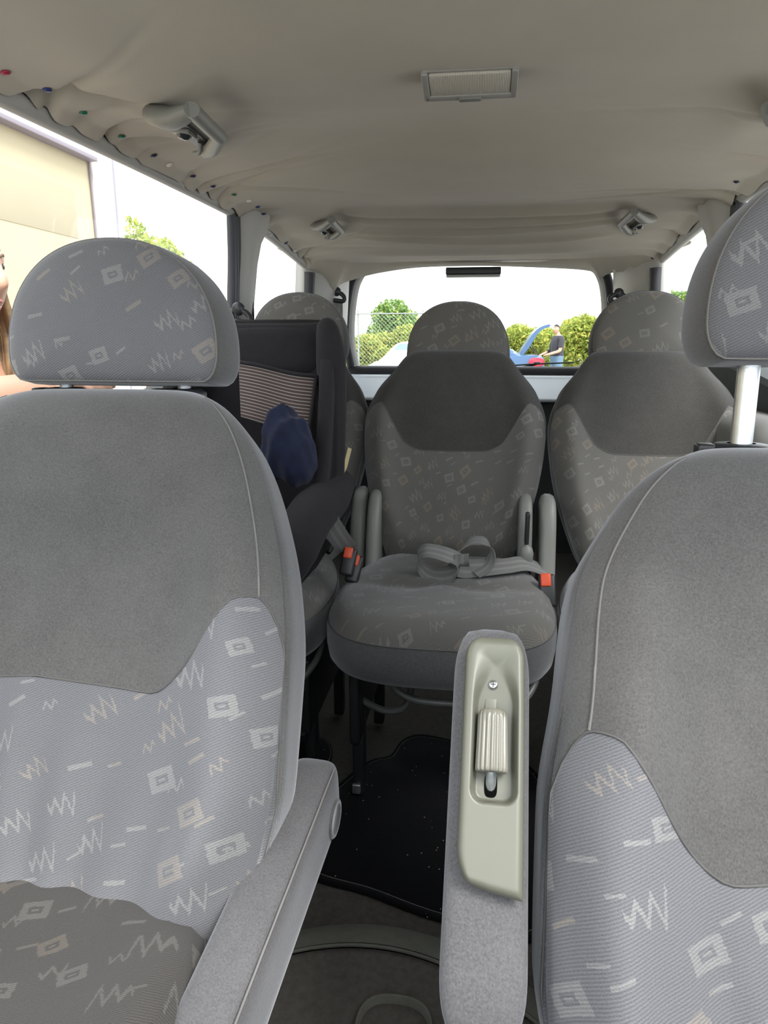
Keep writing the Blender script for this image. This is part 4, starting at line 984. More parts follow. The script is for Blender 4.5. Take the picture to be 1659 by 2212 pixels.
# ================================================================== OUTSIDE
M['ground'] = tinted('pale gravel yard', (.38, .36, .335), .95, 0, .2, .8, 30, .4, .01, spec=.1)
gr = mesh('ground', [(-70, -30, 0), (70, -30, 0), (70, 90, 0), (-70, 90, 0)], [(0, 1, 2, 3)], M['ground'], smooth=False); struct(gr, 'pale gravel yard outside the van', 'ground')
M['cream'] = tinted('cream render', (.46, .40, .275), .95, 0, .05, .7, 60, .25, .004, spec=.1)
M['cream2'] = tinted('darker cream wall colour', (.385, .345, .25), .95, 0, .05, .7, 60, .25, .004, spec=.1)
M['pilaster'] = tinted('white render', (.55, .52, .50), .9, 0, .04, .6, 50, .2, .004, spec=.1)
M['fascia'] = newmat('lilac grey fascia sheet', (.42, .42, .50), .4)[0]
M['fascia2'] = newmat('dark gutter edge', (.20, .17, .20), .5)[0]
bd = thing('building', 'cream rendered building beyond the left window', 'building', (-5.5, 4, 0))
def wbox(nm, x0, x1, y0, y1, z0, z1, mat, par, bev=.01): return bevbox(nm, (abs(x1-x0), abs(y1-y0), abs(z1-z0)), mat, par, ((x0+x1)/2, (y0+y1)/2, (z0+z1)/2), bev, 2)
wbox('wall_face', -5.6, -5.0, -3, 9.15, 0, 3.66, M['cream'], bd)
wbox('darker_panel', -5.02, -4.994, -3, 8.72, 2.62, 3.18, M['cream2'], bd, .004)  # thin panel, slightly darker cream than the wall behind it
wbox('pilaster', -5.6, -4.97, 9.16, 9.62, 0, 3.95, M['pilaster'], bd)
tube('downpipe', [V(-4.95, 9.72, 0), V(-4.95, 9.72, 4.2)], .045, M['fascia'], bd, 12)
wbox('fascia_board', -5.7, -4.90, -3, 9.08, 3.62, 3.82, M['fascia'], bd)
wbox('gutter_lip', -5.7, -4.86, -3, 9.10, 3.575, 3.625, M['fascia2'], bd, .006)
wbox('fascia_end_cap', -5.7, -4.88, 8.80, 9.12, 3.80, 3.88, M['pilaster'], bd)
tube('hanging_cable', [V(-4.98, 9.10, 3.6), V(-4.98, 9.12, 2.6), V(-4.98, 9.12, .1)], .015, M['fascia2'], bd, 6)

# ---- foliage
def leafmat(name, a, b, c):
    m, nt, bs = newmat(name, a, .6, spec=.3)
    at = node(nt, 'ShaderNodeAttribute', attribute_name='leafvar'); r = X(nt, at.outputs['Fac'])
    c1 = mixcol(nt, r*1.0, a, b); nt.links.new(mixcol(nt, r.gt(.86), c1, c), bs.inputs['Base Color'])
    bs.inputs['Subsurface Weight'].default_value = 0
    tr = node(nt, 'ShaderNodeBsdfTranslucent'); nt.links.new(c1, tr.inputs[0]); mx = node(nt, 'ShaderNodeMixShader'); mx.inputs[0].default_value = .35
    out = [n for n in nt.nodes if n.type == 'OUTPUT_MATERIAL'][0]
    nt.links.new(bs.outputs[0], mx.inputs[1]); nt.links.new(tr.outputs[0], mx.inputs[2]); nt.links.new(mx.outputs[0], out.inputs[0])
    return m
M['leafA'] = leafmat('yellow green leaves', (.22, .30, .07), (.50, .54, .11), (.52, .42, .10))
M['leafB'] = leafmat('mid green leaves', (.10, .20, .06), (.28, .42, .11), (.44, .48, .10))
M['bark'] = tinted('bark', (.14, .11, .085), .95, 0, .3, 8, 20, .5, .02)
def foliage(name, blobs, n, size, mat, par, seed):
    rg = np.random.default_rng(seed); vol = np.array([b[1].prod() for b in blobs])**(2/3); pick = rg.choice(len(blobs), n, p=vol/vol.sum())
    d = rg.normal(size=(n, 3)); d /= np.linalg.norm(d, axis=1)[:, None]; rad = rg.uniform(.35, 1.08, n)**.6
    C0 = np.array([b[0] for b in blobs]); R0 = np.array([b[1] for b in blobs])
    P = C0[pick]+d*R0[pick]*rad[:, None]; P[:, 2] = np.maximum(P[:, 2], .05)
    a = rg.normal(size=(n, 3)); a /= np.linalg.norm(a, axis=1)[:, None]; b = np.cross(a, rg.normal(size=(n, 3))); b /= np.linalg.norm(b, axis=1)[:, None]
    s = rg.uniform(.6, 1.3, n)[:, None]*size
    nrm = np.cross(a, b)
    v = np.stack([P-a*s, P-b*s*.42+nrm*s*.1, P+a*s, P+b*s*.42+nrm*s*.1], 1).reshape(-1, 3)
    f = np.arange(4*n).reshape(-1, 4)
    o = mesh(name, v, f, mat, par, smooth=False)
    at = o.data.attributes.new('leafvar', 'FLOAT', 'FACE'); at.data.foreach_set('value', rg.uniform(0, 1, n))
    return o
def tree(label, c, h, blobs, n, size, mat, seed, kind='tree', group='trees and shrubs outside'):
    t = thing('leafy_tree' if kind == 'tree' else 'shrub', label, kind, (c[0], c[1], 0), group)
    foliage('foliage', [(V(*b[0]), V(*b[1])) for b in blobs], n, size, mat, t, seed)
    top = V(c[0], c[1], h*.75)
    tr = tube('trunk', catmull([V(c[0], c[1], 0), V(c[0]+.06*h*.3, c[1], h*.35), top], 5), np.linspace(.05, .012, 11)*h*.5, M['bark'], t, 8)
    for k, b in enumerate(blobs[:6]):
        tube('branch', catmull([V(c[0], c[1], h*.3), (V(c[0], c[1], h*.4)+V(*b[0]))/2+V(0, 0, .1), V(*b[0])], 4), np.linspace(.018, .006, 9)*h*.5, M['bark'], t, 6)
    return t
def blob(px, py, Y, r): p = UY(px, py, Y); return (p, (r[0], r[1] if len(r) > 2 else r[0], r[-1]))
tree('slim green tree top above the left head restraint, leftmost', UY(298, 520, 15)*V(1, 1, 0), 4.2, [blob(288, 505, 15, (.22, .5, .34)), blob(296, 535, 15, (.42, .6, .35)), blob(312, 560, 15, (.6, .8, .5)), blob(300, 620, 15, (.9, 1, .9)), blob(320, 700, 15, (1.0, 1, 1.0))], 3600, .07, M['leafA'], 11)
tree('bushy green tree top above the left head restraint', UY(350, 560, 17.6)*V(1, 1, 0), 3.9, [blob(348, 535, 17.6, (.34, .6, .26)), blob(356, 556, 17.6, (.42, .6, .35)), blob(362, 600, 17.6, (.8, .8, .6)), blob(360, 700, 17.6, (1.0, 1, 1.2))], 3000, .07, M['leafA'], 12)
tree('sparse tree top nearest the left door pillar', UY(400, 590, 20.4)*V(1, 1, 0), 3.4, [blob(392, 570, 20.4, (.25, .5, .20)), blob(404, 585, 20.4, (.30, .5, .22)), blob(400, 640, 20.4, (.8, .8, .6)), blob(400, 720, 20.4, (1.0, 1, 1.0))], 1300, .07, M['leafB'], 13)
tree('tall green tree seen left of the middle seat through the tailgate', UY(850, 735, 27.4)*V(1, 1, 0), 3.1, [blob(848, 668, 27.4, (.55, .7, .38)), blob(862, 690, 27.4, (.75, .9, .5)), blob(828, 685, 27.4, (.45, .7, .45)), blob(845, 718, 27.4, (.9, 1, .6)), blob(880, 712, 27.4, (.8, 1, .5)), blob(812, 740, 27.4, (.7, .8, .4)), blob(860, 760, 27.4, (1.3, 1, .7))], 8500, .085, M['leafB'], 21)
SH = [('low yellow green shrub at the left end of the tailgate window', [(788, 748, 22.5, (.5, .6, .35)), (775, 770, 22.5, (.7, .6, .5)), (800, 776, 22.5, (.9, .6, .5))], 5200, 'leafA'),
      ('yellow green shrub touching the left of the tall tree', [(826, 745, 24.0, (.6, .6, .4)), (850, 765, 24.0, (.9, .6, .5)), (880, 735, 24.0, (.6, .6, .5))], 5200, 'leafA'),
      ('shrub behind the middle head restraint', [(920, 750, 25.6, (1.0, .6, .5)), (980, 760, 25.6, (1.2, .6, .5)), (1060, 755, 25.6, (1.2, .6, .5))], 4200, 'leafB'),
      ('yellow green shrub behind the open boot lid', [(1120, 730, 23, (.45, .6, .42)), (1118, 760, 23, (.7, .6, .6)), (1150, 740, 23, (.5, .6, .45))], 4800, 'leafA'),
      ('yellow green shrub behind the standing man', [(1180, 735, 24.4, (.5, .6, .40)), (1190, 765, 24.4, (.8, .6, .6)), (1215, 750, 24.4, (.5, .6, .5))], 5200, 'leafA'),
      ('tall pale shrub right of the standing man', [(1262, 705, 22, (.42, .6, .34)), (1245, 725, 22, (.6, .7, .5)), (1280, 735, 22, (.6, .7, .6)), (1262, 765, 22, (1.1, .7, .7))], 8200, 'leafA'),
      ('dark shrub just showing above the right rear seat', [(1436, 640, 21, (.30, .5, .16)), (1462, 642, 21, (.36, .5, .16)), (1448, 670, 21, (.9, .6, .5)), (1440, 720, 21, (1.2, .7, .9))], 2600, 'leafB')]
for k, (lb, bl_, n, mt) in enumerate(SH):
    bl_ = [blob(*b) for b in bl_]; c_ = np.mean([b[0] for b in bl_], 0)
    tree(lb, c_, 1.6, bl_, n, .075, M[mt], 40+k, 'shrub')
# ---- chain-link fence in front of the shrubs
fe = thing('wire_fence', 'chain-link fence in front of the shrubs and tall tree', 'fence', (-1, 21.2, 0))
x0_, x1_, yf, zt, pit = -5.6, .1, 21.2, 2.15, .115
vs_, fs_ = [], []
for s_ in (1, -1):
    k0 = int((x1_-x0_+zt)/pit)
    for k in range(k0+1):
        st_ = x0_-zt+k*pit if s_ > 0 else x0_+k*pit
        a_, b_ = (st_, 0.05), (st_+s_*zt, zt)
        if s_ < 0: a_, b_ = (st_, .05), (st_-zt, zt)
        # clip to the panel
        (xa, za), (xb, zb) = a_, b_
        t0, t1 = 0., 1.
        dx = xb-xa
        for lim, sg in ((x0_, 1), (x1_, -1)):
            num = (lim-xa)*sg; den = dx*sg
            if den > 0: t0 = max(t0, num/den)
            elif den < 0: t1 = min(t1, num/den)
        if t1-t0 < .02: continue
        p0 = V(xa+dx*t0, yf, za+(zb-za)*t0); p1 = V(xa+dx*t1, yf, za+(zb-za)*t1)
        v_, f_ = tube_geo(np.array([p0, p1]), .0028, 3, cap=False)
        f_ = [tuple(i+len(vs_)*6 for i in f) for f in f_]; vs_.append(v_); fs_ += f_
o = mesh('wire_mesh', np.vstack(vs_), fs_, M['wire'], fe, smooth=False); o['kind'] = 'stuff'
for x in (-5.6, -3.7, -1.8, .1): tube('post', [V(x, yf+.03, 0), V(x, yf+.03, 2.25)], .03, M['wire'], fe, 8)
tube('top_rail', [V(x0_, yf, zt), V(x1_, yf, zt)], .018, M['wire'], fe, 8)

# ---- cars
M['bluecar'] = newmat('mid blue paint', (.035, .10, .22), .28, coat=.6)[0]
M['whitecar'] = newmat('pale silver paint', (.66, .68, .72), .3, coat=.5)[0]
M['carglass'] = newmat('car window glass', (.10, .16, .22), .06, spec=.9)[0]
M['tyre'] = newmat('tyre rubber', (.015, .015, .016), .8)[0]
M['rim'] = newmat('alloy rim', (.45, .46, .48), .35, metal=.8)[0]
M['tail'] = newmat('red lamp lens', (.62, .02, .06), .2, coat=.5)[0]
def car(name, label, org, ang, paint, length, boot_open, body_pts, roof_pts):
    """local x runs to the tail, y across, z up; org on the ground below the middle"""
    c = thing(name, label, 'car', org, 'parked cars')
    ca_, sa_ = math.cos(ang), math.sin(ang); Rm = np.array([[ca_, -sa_, 0], [sa_, ca_, 0], [0, 0, 1]])
    T = lambda v: np.asarray(v, float) @ Rm.T+np.asarray(org)
    def shell(nm, pts, hw, tum, mat, par, flat=.92):
        P = resample(catmull([V(*p) for p in pts], 6, True), 120); zc = P[:, 1].mean(); xc = P[:, 0].mean(); z0, z1 = P[:, 1].min(), P[:, 1].max()
        vs_ = []
        for q, s in ((-1, .80), (-.985, .93), (-.93, .985), (-.8, 1.), (0, 1.), (.8, 1.), (.93, .985), (.985, .93), (1, .80)):
            for p in P:
                kz = (p[1]-z0)/(z1-z0)
                vs_.append((xc+(p[0]-xc)*(1-(1-s)*.5), q*hw*(1-tum*kz), zc+(p[1]-zc)*(1-(1-s)*.6)))
        n = len(P); f = grid((9, n), False, True)+[tuple(range(n))[::-1], tuple(8*n+k for k in range(n))]
        return mesh(nm, T(vs_), f, mat, par, autosm=40)
    bo = shell('body', body_pts, .87, .06, paint, c)
    rf_ = shell('cabin', roof_pts, .80, .22, paint, c)
    # side windows, windscreen and rear screen just proud of the cabin
    rp_ = np.array(roof_pts); zc = rp_[:, 1].mean(); xc = rp_[:, 0].mean(); z0, z1 = rp_[:, 1].min(), rp_[:, 1].max()
    up_ = rp_[rp_[:, 1] > .9]
    xl, xr = up_[:, 0].min(), up_[:, 0].max()
    tl, tr_ = up_[np.argmax(up_[:, 1]*1.0-abs(up_[:, 0]-xl)*.02)], None
    top = [p for p in roof_pts if p[1] > z1-.09]
    ta, tb_ = min(p[0] for p in top), max(p[0] for p in top)
    ba, bb_ = min(p[0] for p in roof_pts if p[1] > .9), max(p[0] for p in roof_pts if p[1] > .9)
    for sy in (-1, 1):
        def sp(x, z): kz = (z-z0)/(z1-z0); return (x, sy*(.80*(1-.22*kz)+.004), z)
        zb_, zt_ = .98, z1-.10
        mid = (ta+tb_)/2
        for nm, quad in (('side_window', [sp(ba+.22, zb_), sp(mid-.04, zb_), sp(mid-.04, zt_), sp(ta+.10, zt_)]), ('side_window', [sp(mid+.04, zb_), sp(bb_-.30, zb_), sp(tb_-.10, zt_), sp(mid+.04, zt_)])):
            mesh(nm, T(quad), [(0, 1, 2, 3)], M['carglass'], c, smooth=False)
        for wx in (-length*.30, length*.29):
            v_, f_ = lathe([(.001, .09), (.20, .09), (.205, .10), (.31, .10), (.325, .07), (.325, -.10), (.001, -.10)], 28)
            Mw = np.array([[1, 0, 0], [0, 0, sy], [0, 1, 0]], float)
            wv = v_ @ Mw.T+V(wx, sy*.78, .325)
            wh = mesh('wheel', T(wv), f_, M['tyre'], c, autosm=40)
            v_, f_ = lathe([(.001, .105), (.05, .108), (.07, .098), (.19, .104), (.20, .09)], 28)
            mesh('rim', T(v_ @ Mw.T+V(wx, sy*.78, .325)), f_, M['rim'], wh, autosm=40)
    for e0, e1, nm in ((ba, ta, 'windscreen'), (bb_, tb_, 'rear_screen')):
        sg = -1 if e0 < e1 else 1
        mesh(nm, T([(e0+sg*.07, -.62, 1.0), (e0+sg*.07, .62, 1.0), (e1+sg*.08, .52, z1-.05), (e1+sg*.08, -.52, z1-.05)]), [(0, 1, 2, 3)], M['carglass'], c, smooth=False)
    return c, T
bp = [(-2.2, .35), (-2.25, .55), (-2.15, .72), (-1.5, .86), (-.9, .95), (0, 1.0), (1.0, 1.02), (1.75, 1.03), (2.18, 1.0), (2.25, .85), (2.28, .55), (2.2, .32), (1.0, .24), (-1.0, .24)]
rp_ = [(-1.0, .92), (-.75, 1.05), (-.25, 1.33), (.25, 1.42), (.8, 1.40), (1.25, 1.25), (1.60, 1.06), (1.65, .95), (.3, .85)]
tail = UY(1174, 775, 19.6)
bc, TB = car('blue_car', 'blue saloon car with its boot lid open behind the van', (tail[0]-2.26, 19.9, 0), 0, M['bluecar'], 4.5, True, bp, rp_)
for sy in (-1, 1):
    lv_ = resample(superell(0, .20, .11, 3, 24), 24)
    P = [TB(V(2.06+p[0]*.9, sy*(.865-.05), .84+p[1]))[0:3] for p in lv_]
    v_ = [TB((2.05+p[0]*1.0, sy*(.835+h), .85+p[1]))for h, s in ((0, 1), (.035, .97), (.04, .8), (.04, .01)) for p in [(lv_[k][0]*s, lv_[k][1]*s) for k in range(24)]]
    mesh('tail_lamp', v_, grid((4, 24), False, True), M['tail'], bc)
ol_ = [(1.62, 1.05), (1.75, 1.28), (1.92, 1.55), (2.10, 1.72), (2.34, 1.80), (2.36, 1.74), (2.16, 1.66), (2.02, 1.50), (1.86, 1.22), (1.70, 1.02)]
Pq = resample(catmull([V(*p) for p in ol_], 4, True), 40)
mesh('boot_lid', [TB((p[0], y_, p[1])) for y_ in (-.62, .62) for p in Pq], grid((2, 40), False, True)+[tuple(range(40))[::-1], tuple(range(40, 80))], M['bluecar'], bc, autosm=40)
for sy in (-.6, .6): tube('lid_strut', [TB((2.12, sy, 1.02)), TB((1.86, sy, 1.34))], .012, M['dark'], bc, 6)
bp2 = [(-1.95, .35), (-2.0, .60), (-1.85, .80), (-1.3, .93), (-.9, .98), (0, 1.0), (1.2, 1.0), (1.85, .98), (1.95, .60), (1.9, .33), (1.0, .24), (-1.0, .24)]
rp2 = [(-1.25, .92), (-.85, 1.14), (-.3, 1.42), (.3, 1.48), (1.2, 1.44), (1.6, 1.22), (1.75, .95), (.3, .86)]
nose = UY(812, 787, 15.4)
car('silver_car', 'pale silver hatchback mostly hidden behind the middle seat', (nose[0]+1.02, 16.3, 0), R(76), M['whitecar'], 3.9, False, bp2, [(x, z*.93) for x, z in rp2])

# ================================================================== PEOPLE
M['skin'] = tinted('light skin', (.66, .38, .27), .55, 0, .06, 12, 300, .1, .0005)
M['skin2'] = tinted('tan skin', (.48, .29, .20), .55, 0, .06, 12, 300, .1, .0005)
M['lips'] = newmat('lips', (.52, .16, .15), .4)[0]
M['eyew'] = newmat('eye white', (.75, .72, .70), .2)[0]; M['iris'] = newmat('iris', (.05, .07, .08), .1)[0]
M['brow'] = newmat('eyebrow hair', (.14, .085, .05), .8)[0]
M['hair'] = tinted('light brown hair', (.24, .145, .075), .55, 0, .4, 30, 200, .4, .002, col2=(.45, .30, .16))
M['darkhair'] = newmat('short dark hair', (.02, .016, .014), .7)[0]
M['blacktop'] = tinted('black jersey cloth', (.012, .012, .014), .9, .1, .2, 40)
M['tee'] = tinted('charcoal T-shirt cloth', (.035, .035, .042), .9, .1, .2, 30)
M['jeans'] = tinted('blue denim', (.10, .17, .25), .85, .1, .2, 30)
M['skirtdark'] = tinted('dark trousers cloth', (.03, .03, .035), .9, .1, .2, 30)
def evalmesh(o):
    dg = bpy.context.evaluated_depsgraph_get(); ev = o.evaluated_get(dg); me = ev.to_mesh()
    v = np.array([x.co[:] for x in me.vertices]); f = [tuple(p.vertices) for p in me.polygons]; ev.to_mesh_clear(); return v, f
def skin(chains, root=0):
    """chains: list of [(x, y, z, r), ...]; equal points are shared"""
    key, vs_, rad, ed = {}, [], [], []
    for ch in chains:
        prev = None
        for p in ch:
            k = tuple(round(q, 4) for q in p[:3])
            if k not in key: key[k] = len(vs_); vs_.append(k); rad.append(p[3])
            if prev is not None: ed.append((prev, key[k]))
            prev = key[k]
    me = bpy.data.meshes.new('tmp'); me.from_pydata(vs_, ed, []); o = bpy.data.objects.new('tmp', me); COL.objects.link(o)
    o.modifiers.new('s', 'SKIN')
    for i, r in enumerate(rad):
        r = r if hasattr(r, '__len__') else (r, r)
        me.skin_vertices[0].data[i].radius = r
    me.skin_vertices[0].data[root].use_root = True
    m = o.modifiers.new('b', 'SUBSURF'); m.levels = 2; m.render_levels = 2
    out = evalmesh(o); bpy.data.objects.remove(o); return out
def headmesh(nu=64, nv=56):
    """local: +y face, z up, origin at the middle of the head"""
    P = []
    for i in range(nv+1):
        ph = math.pi*i/nv
        for j in range(nu):
            t = 2*math.pi*j/nu; d = V(math.sin(ph)*math.cos(t), math.sin(ph)*math.sin(t), math.cos(ph))
            p = d*V(.074, .098, .115)
            if p[2] < 0: k = -p[2]/.115; p[0] *= 1-.30*k**1.5; p[1] = p[1]*(1-.18*k)+.016*k
            if p[1] < 0 and p[2] < -.02: p[1] *= 1-.35*min(1, (-p[2]-.02)/.08)
            if d[1] > 0:
                g = lambda a, s: math.exp(-(a/s)**2)
                x, z = p[0], p[2]
                nz_ = -.026
                npf = (float(sstep(.030, nz_, z)) if z > nz_ else float(sstep(nz_-.018, nz_, z)))
                wd_ = .010+.006*float(sstep(.02, nz_, z))
                p[1] += .024*npf*g(x, wd_)
                p[1] += .0075*g(z+.056, .0065)*g(x, .021)+.0075*g(z+.069, .0070)*g(x, .018)-.004*g(z+.0625, .003)*g(x, .022)
                p[1] += .010*g(z+.098, .014)*g(x, .022)
                p[1] += .005*g(z-.036, .012)*g(abs(x)-.030, .022)
                p[1] -= .010*g(z-.016, .012)*g(abs(x)-.032, .016)
                p[1] += .004*g(z+.02, .02)*g(abs(x)-.045, .018)
            P.append(p)
    return np.array(P), grid((nv+1, nu), False, True)
def ears():
    out = []
    for s in (-1, 1):
        v, f = lathe([(.001, -.006), (.7, -.006), (1, .0), (.8, .007), (.4, .004), (.001, .003)], 16)
        v = v*np.array([.016, .030, 1.0]); v = np.stack([s*(.072+v[:, 2]), v[:, 0]-.012, v[:, 1]-.006], 1); out.append((v, f))
    return out
def merge(parts):
    vs_, fs_, n = [], [], 0
    for v, f in parts:
        vs_.append(v); fs_ += [tuple(i+n for i in q) for q in f]; n += len(v)
    return np.vstack(vs_), fs_
def remesh(v, f, vox, smooth=2):
    me = bpy.data.meshes.new('tmp'); me.from_pydata([tuple(p) for p in v], [], f); o = bpy.data.objects.new('tmp', me); COL.objects.link(o)
    m = o.modifiers.new('r', 'REMESH'); m.mode = 'VOXEL'; m.voxel_size = vox
    m = o.modifiers.new('s', 'SMOOTH'); m.factor = .5; m.iterations = smooth
    out = evalmesh(o); bpy.data.objects.remove(o); return out
def offset_cloth(nm, v, f, test, off, mat, par):
    """garment: the body's faces that pass the test, lifted off the skin"""
    nrm = np.zeros_like(v)
    for q in f:
        n = np.cross(v[q[1]]-v[q[0]], v[q[2]]-v[q[0]])
        for i in q: nrm[i] += n
    nrm /= np.linalg.norm(nrm, axis=1)[:, None]+1e-12
    keep = [q for q in f if test(v[list(q)].mean(0))]
    idx = {}; vv = []; ff = []
    for q in keep:
        for i in q:
            if i not in idx: idx[i] = len(vv); vv.append(v[i]+nrm[i]*off)
        ff.append(tuple(idx[i] for i in q))
    o = mesh(nm, vv, ff, mat, par)
    m = o.modifiers.new('t', 'SOLIDIFY'); m.thickness = off*.9; m.offset = -1
    return o
def rotz(v, a): c_, s_ = math.cos(a), math.sin(a); return np.asarray(v) @ np.array([[c_, -s_, 0], [s_, c_, 0], [0, 0, 1]]).T
def hand(wr, dirv, palmn, s=1., curl=.5):
    """five fingered hand as skin chains from the wrist"""
    d = dirv/np.linalg.norm(dirv); n = palmn-d*np.dot(palmn, d); n /= np.linalg.norm(n); sd_ = np.cross(d, n)
    out = []; palm = wr+d*.045*s
    out.append([(*wr, .024*s), (*palm, (.036*s))])
    for k, (off, ln) in enumerate(((-.030, .066), (-.010, .076), (.010, .072), (.030, .056))):
        b0 = wr+d*.075*s+sd_*off*s*1.0; p1 = b0+d*ln*.45*s+n*.012*curl*s; p2 = p1+(d*.8*(1-curl*.5)+n*.8*curl)*ln*.32*s; p3 = p2+(d*(1-curl)+n*curl*1.2)*ln*.26*s
        out.append([(*palm, .036*s), (*b0, .0105*s), (*p1, .0095*s), (*p2, .0085*s), (*p3, .0075*s)])
    t0 = wr+d*.030*s-sd_*.030*s; t1 = t0+d*.026*s-sd_*.022*s+n*.012*s; t2 = t1+d*.030*s-sd_*.006*s+n*.012*s
    out.append([(*palm, .036*s), (*t0, .014*s), (*t1, .0105*s), (*t2, .0085*s)])
    return out
_HV = headmesh()[0]
def facey(x, z):
    d = (np.abs(_HV[:, 0]-x)*1.0)**2+(_HV[:, 2]-z)**2+(_HV[:, 1] < 0)*9
    i = np.argsort(d)[:4]; w_ = 1/(d[i]+1e-8); return float((_HV[i, 1]*w_).sum()/w_.sum())
def person(label, org, face_ang, chains_fn, hair_fn, garments, mats, head_at, vox, headyaw=0., headpitch=0.):
    """chains in a local frame: +y the way the body faces, z up, feet at 0"""
    Tw = lambda v: rotz(v, face_ang-math.pi/2)+np.asarray(org)
    bv, bf = skin(chains_fn())
    hv, hf = headmesh(); parts = [(bv, bf)]
    Rp = np.array(Matrix.Rotation(headyaw, 3, 'Z') @ Matrix.Rotation(headpitch, 3, 'X'))
    H = lambda v: np.asarray(v) @ Rp.T+np.asarray(head_at)
    parts.append((H(hv), hf)); parts += [(H(v), f) for v, f in ears()]
    v, f = merge(parts); v, f = remesh(v, f, vox)
    p = thing('person', label, 'person', org)
    mesh('body', Tw(v), f, mats['skin'], p)
    for nm, test, off, mt in garments: 
        o = offset_cloth(nm, v, f, test, off, mt, None); vv = np.array([q.co[:] for q in o.data.vertices])+np.array(o.location); o.location = (0, 0, 0)
        vv = Tw(vv); c0 = vv.mean(0)
        for q, x in zip(o.data.vertices, vv): q.co = x-c0
        o.location = c0; setparent(o, p)
    for s in (-1, 1):
        c0 = V(s*.032, facey(s*.032, .016)-.0080, .016)
        vv, ff = lathe([(.001, -1), (.5, -.87), (.87, -.5), (1, 0), (.87, .5), (.5, .87), (.001, 1)], 16)
        ey_ = mesh('eye', Tw(H(vv*.0115+c0)), ff, M['eyew'], p)
        mesh('iris', Tw(H(vv*np.array([.0058, .003, .0058])+c0+V(0, .0098, 0))), ff, M['iris'], ey_)
        br = catmull([V(x_, facey(x_, z_)-.0012, z_) for x_, z_ in ((s*.014, .034), (s*.032, .040), (s*.050, .034))], 5)
        v_, f_ = tube_geo(br, np.interp(np.linspace(0, 1, len(br)), [0, .5, 1], [.003, .0032, .0015]), 6); mesh('eyebrow', Tw(H(v_)), f_, mats['brow'], p)
        ll = catmull([V(x_, facey(x_, z_)+d_, z_) for x_, z_, d_ in ((s*.021, .018, -.0005), (s*.032, .0225, .001), (s*.043, .017, -.0005))], 5)
        v_, f_ = tube_geo(ll, .0011, 6); mesh('lash_line', Tw(H(v_)), f_, mats['brow'], p)
    for zz, rr_ in ((-.0565, .0042), (-.069, .0050)):
        lp = catmull([V(x_, facey(x_, z_)-.0030, z_) for x_, z_ in ((-.022, -.0625), (-.010, zz), (0, zz), (.010, zz), (.022, -.0625))], 5)
        v_, f_ = tube_geo(lp, np.sin(np.linspace(.25, math.pi-.25, len(lp)))*rr_, 8); mesh('lip', Tw(H(v_)), f_, mats['lips'], p)
    hair_fn(p, lambda q: Tw(H(q)))
    return p
def shorthair(p, T):
    hv, hf = headmesh(); v = hv*1.035; 
    ff = [q for q in hf if (lambda c: c[2] > .045+.25*max(c[1], 0) or (c[1] < -.01 and c[2] > -.045))(hv[list(q)].mean(0))]
    mesh('hair', T(v), ff, M['darkhair'], p)
def longhair(p, T):
    hv, hf = headmesh(); v = hv*np.array([1.09, 1.09, 1.09])
    ff = [q for q in hf if (lambda c: c[2] > .062+.10*max(c[1], 0) or (c[1] < .005 and c[2] > -.10))(hv[list(q)].mean(0))]
    mesh('hair_cap', T(v), ff, M['hair'], p)
    rg = np.random.default_rng(5)
    for k in range(46):
        s = -1 if k % 2 else 1; a = rg.uniform(0, 1)
        x0 = s*(.050+.034*a); y0 = .055-.13*a+rg.uniform(-.01, .01)
        w_ = rg.uniform(.008, .020)
        path = catmull([V(x0*.55, y0*.8, .105), V(x0*1.05, y0, .05), V(x0*1.20, y0-.006, -.04), V(x0*1.25+s*w_, y0+.004, -.13), V(x0*1.15-s*w_*.6, y0+.020, -.22), V(x0*1.1+s*w_, y0+.03, -.31+rg.uniform(-.04, .03))], 5)
        v_, f_ = tube_geo(path, np.interp(np.linspace(0, 1, len(path)), [0, .3, .8, 1], [.006, .011, .009, .002]), 6); mesh('hair_lock', T(v_), f_, M['hair'], p)
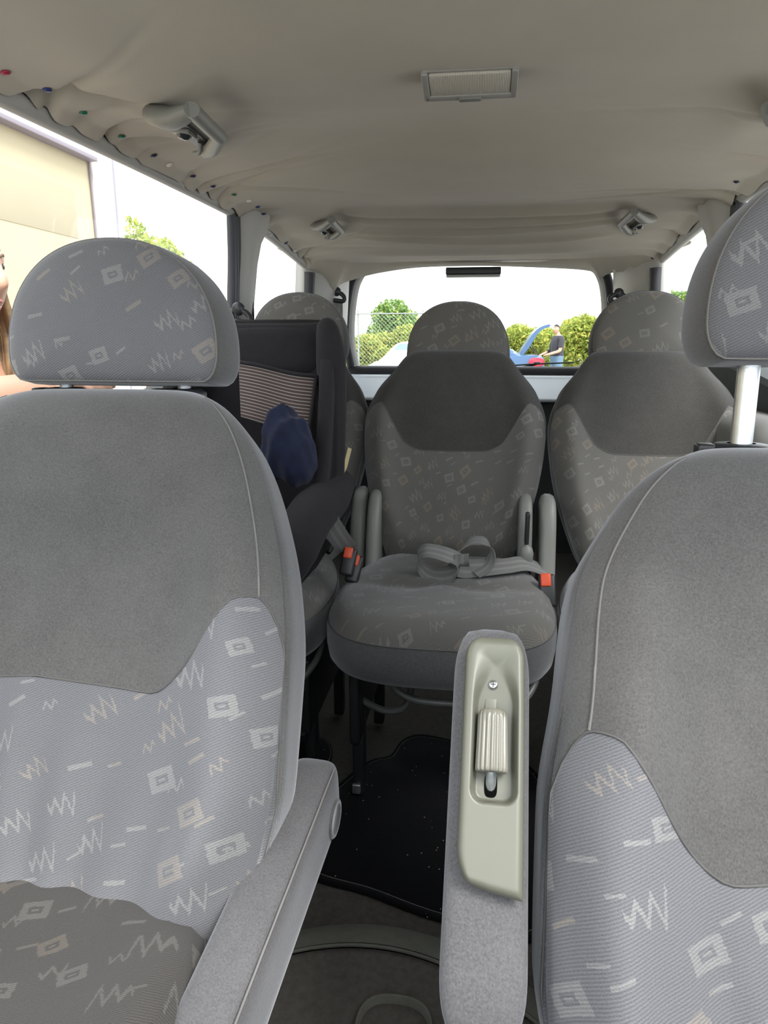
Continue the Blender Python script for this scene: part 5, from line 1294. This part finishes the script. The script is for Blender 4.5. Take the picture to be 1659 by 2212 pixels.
# the man beside the blue car: faces the boot, turned to the picture's left
def man_ch():
    ch = [[(0, 0, .98, .15), (0, .01, 1.15, .15), (0, .0, 1.32, .17), (0, -.01, 1.46, .10), (0, 0, 1.53, .058), (0, .02, 1.62, .055)]]
    for s in (-1, 1):
        ch.append([(0, 0, .98, .15), (s*.10, 0, .90, .105), (s*.11, .02, .50, .068), (s*.11, -.02, .10, .048), (s*.11, .02, .05, .045), (s*.115, .16, .035, .038)])
        sh = V(s*.185, -.01, 1.42); el = V(s*.235, .06, 1.14); wr = V(s*.14, .32, 1.06)
        ch.append([(0, -.01, 1.46, .10), (*sh, .070), (*el, .047), (*wr, .032)])
        hd_ = hand(wr, V(-s*.25, .9, -.2), V(0, -.1, -1), 1.0, .6); ch += hd_
    return ch
mg = UY(1203, 766, 18.6)
person('man in dark T-shirt and jeans standing by the open car boot', (mg[0], 18.6, 0), R(205), man_ch, shorthair,
       [('t_shirt', lambda c: 1.0 < c[2] < 1.50 and (abs(c[0]) < .215 or c[2] > 1.22) and c[1] < .17, .012, M['tee']), ('jeans', lambda c: .09 < c[2] < 1.02 and c[1] < .20, .014, M['jeans']), ('shoe', lambda c: c[2] < .10, .012, M['tyre'])],
       dict(skin=M['skin2'], brow=M['darkhair'], lips=M['lips']), (0, .05, 1.665), .014, headyaw=R(25))
# the woman outside the left door window, forearm along the sill
nose_t = UX(15, 622, -.965)
fd = R(-8)
wo = nose_t-V(math.cos(fd), math.sin(fd), 0)*(.115+.03); wo = V(wo[0], wo[1], 0)
HZ = nose_t[2]+.030
sc_ = (HZ+.11)/1.78
def wom_ch():
    k = sc_
    ch = [[(0, -.02, .98*k, .13), (0, -.01, 1.14*k, .115), (0, .0, 1.30*k, .125), (0, -.02, 1.43*k, .075), (0, -.015, 1.51*k, .045), (0, .015, 1.60*k, .045)]]
    for s in (-1, 1):
        ch.append([(0, -.02, .98*k, .13), (s*.09, -.02, .88*k, .10), (s*.09, .0, .50*k, .06), (s*.09, -.03, .10, .042), (s*.09, .0, .05, .04), (s*.09, .13, .035, .034)])
    # right arm raised to the sill (body frame: +x is the right hand side)
    Ti = lambda p: rotz(np.asarray(p)-wo, math.pi/2-fd)
    sh = V(.155, -.02, 1.40*k); el = Ti(UY(-10, 852, 1.36)); wr = Ti(UY(135, 832, 1.30))
    ch.append([(0, -.02, 1.43*k, .075), (*sh, .052), (*((sh+el)/2), .044), (*el, .040), (*((el+wr)/2), .036), (*wr, .026)])
    ch += hand(wr, (wr-el), V(0, 0, -1), .92, .5)
    sh = V(-.155, -.02, 1.40*k); ch.append([(0, -.02, 1.43*k, .075), (*sh, .052), (-.21, -.02, 1.12*k, .038), (-.22, .06, .90*k, .026)])
    ch += hand(V(-.22, .06, .90*k), V(0, .2, -1), V(1, 0, 0), .92, .3)
    return ch
person('woman with long light brown hair and black top outside the left window', wo, fd, wom_ch, longhair,
       [('black_top', lambda c: .98*sc_ < c[2] < 1.42*sc_ and abs(c[0]) < .15 and c[1] < .14, .008, M['blacktop']), ('trousers', lambda c: .09 < c[2] < 1.0*sc_ and abs(c[0]) < .19, .010, M['skirtdark'])],
       dict(skin=M['skin'], brow=M['brow'], lips=M['lips']), (0, .03, HZ), .0065)
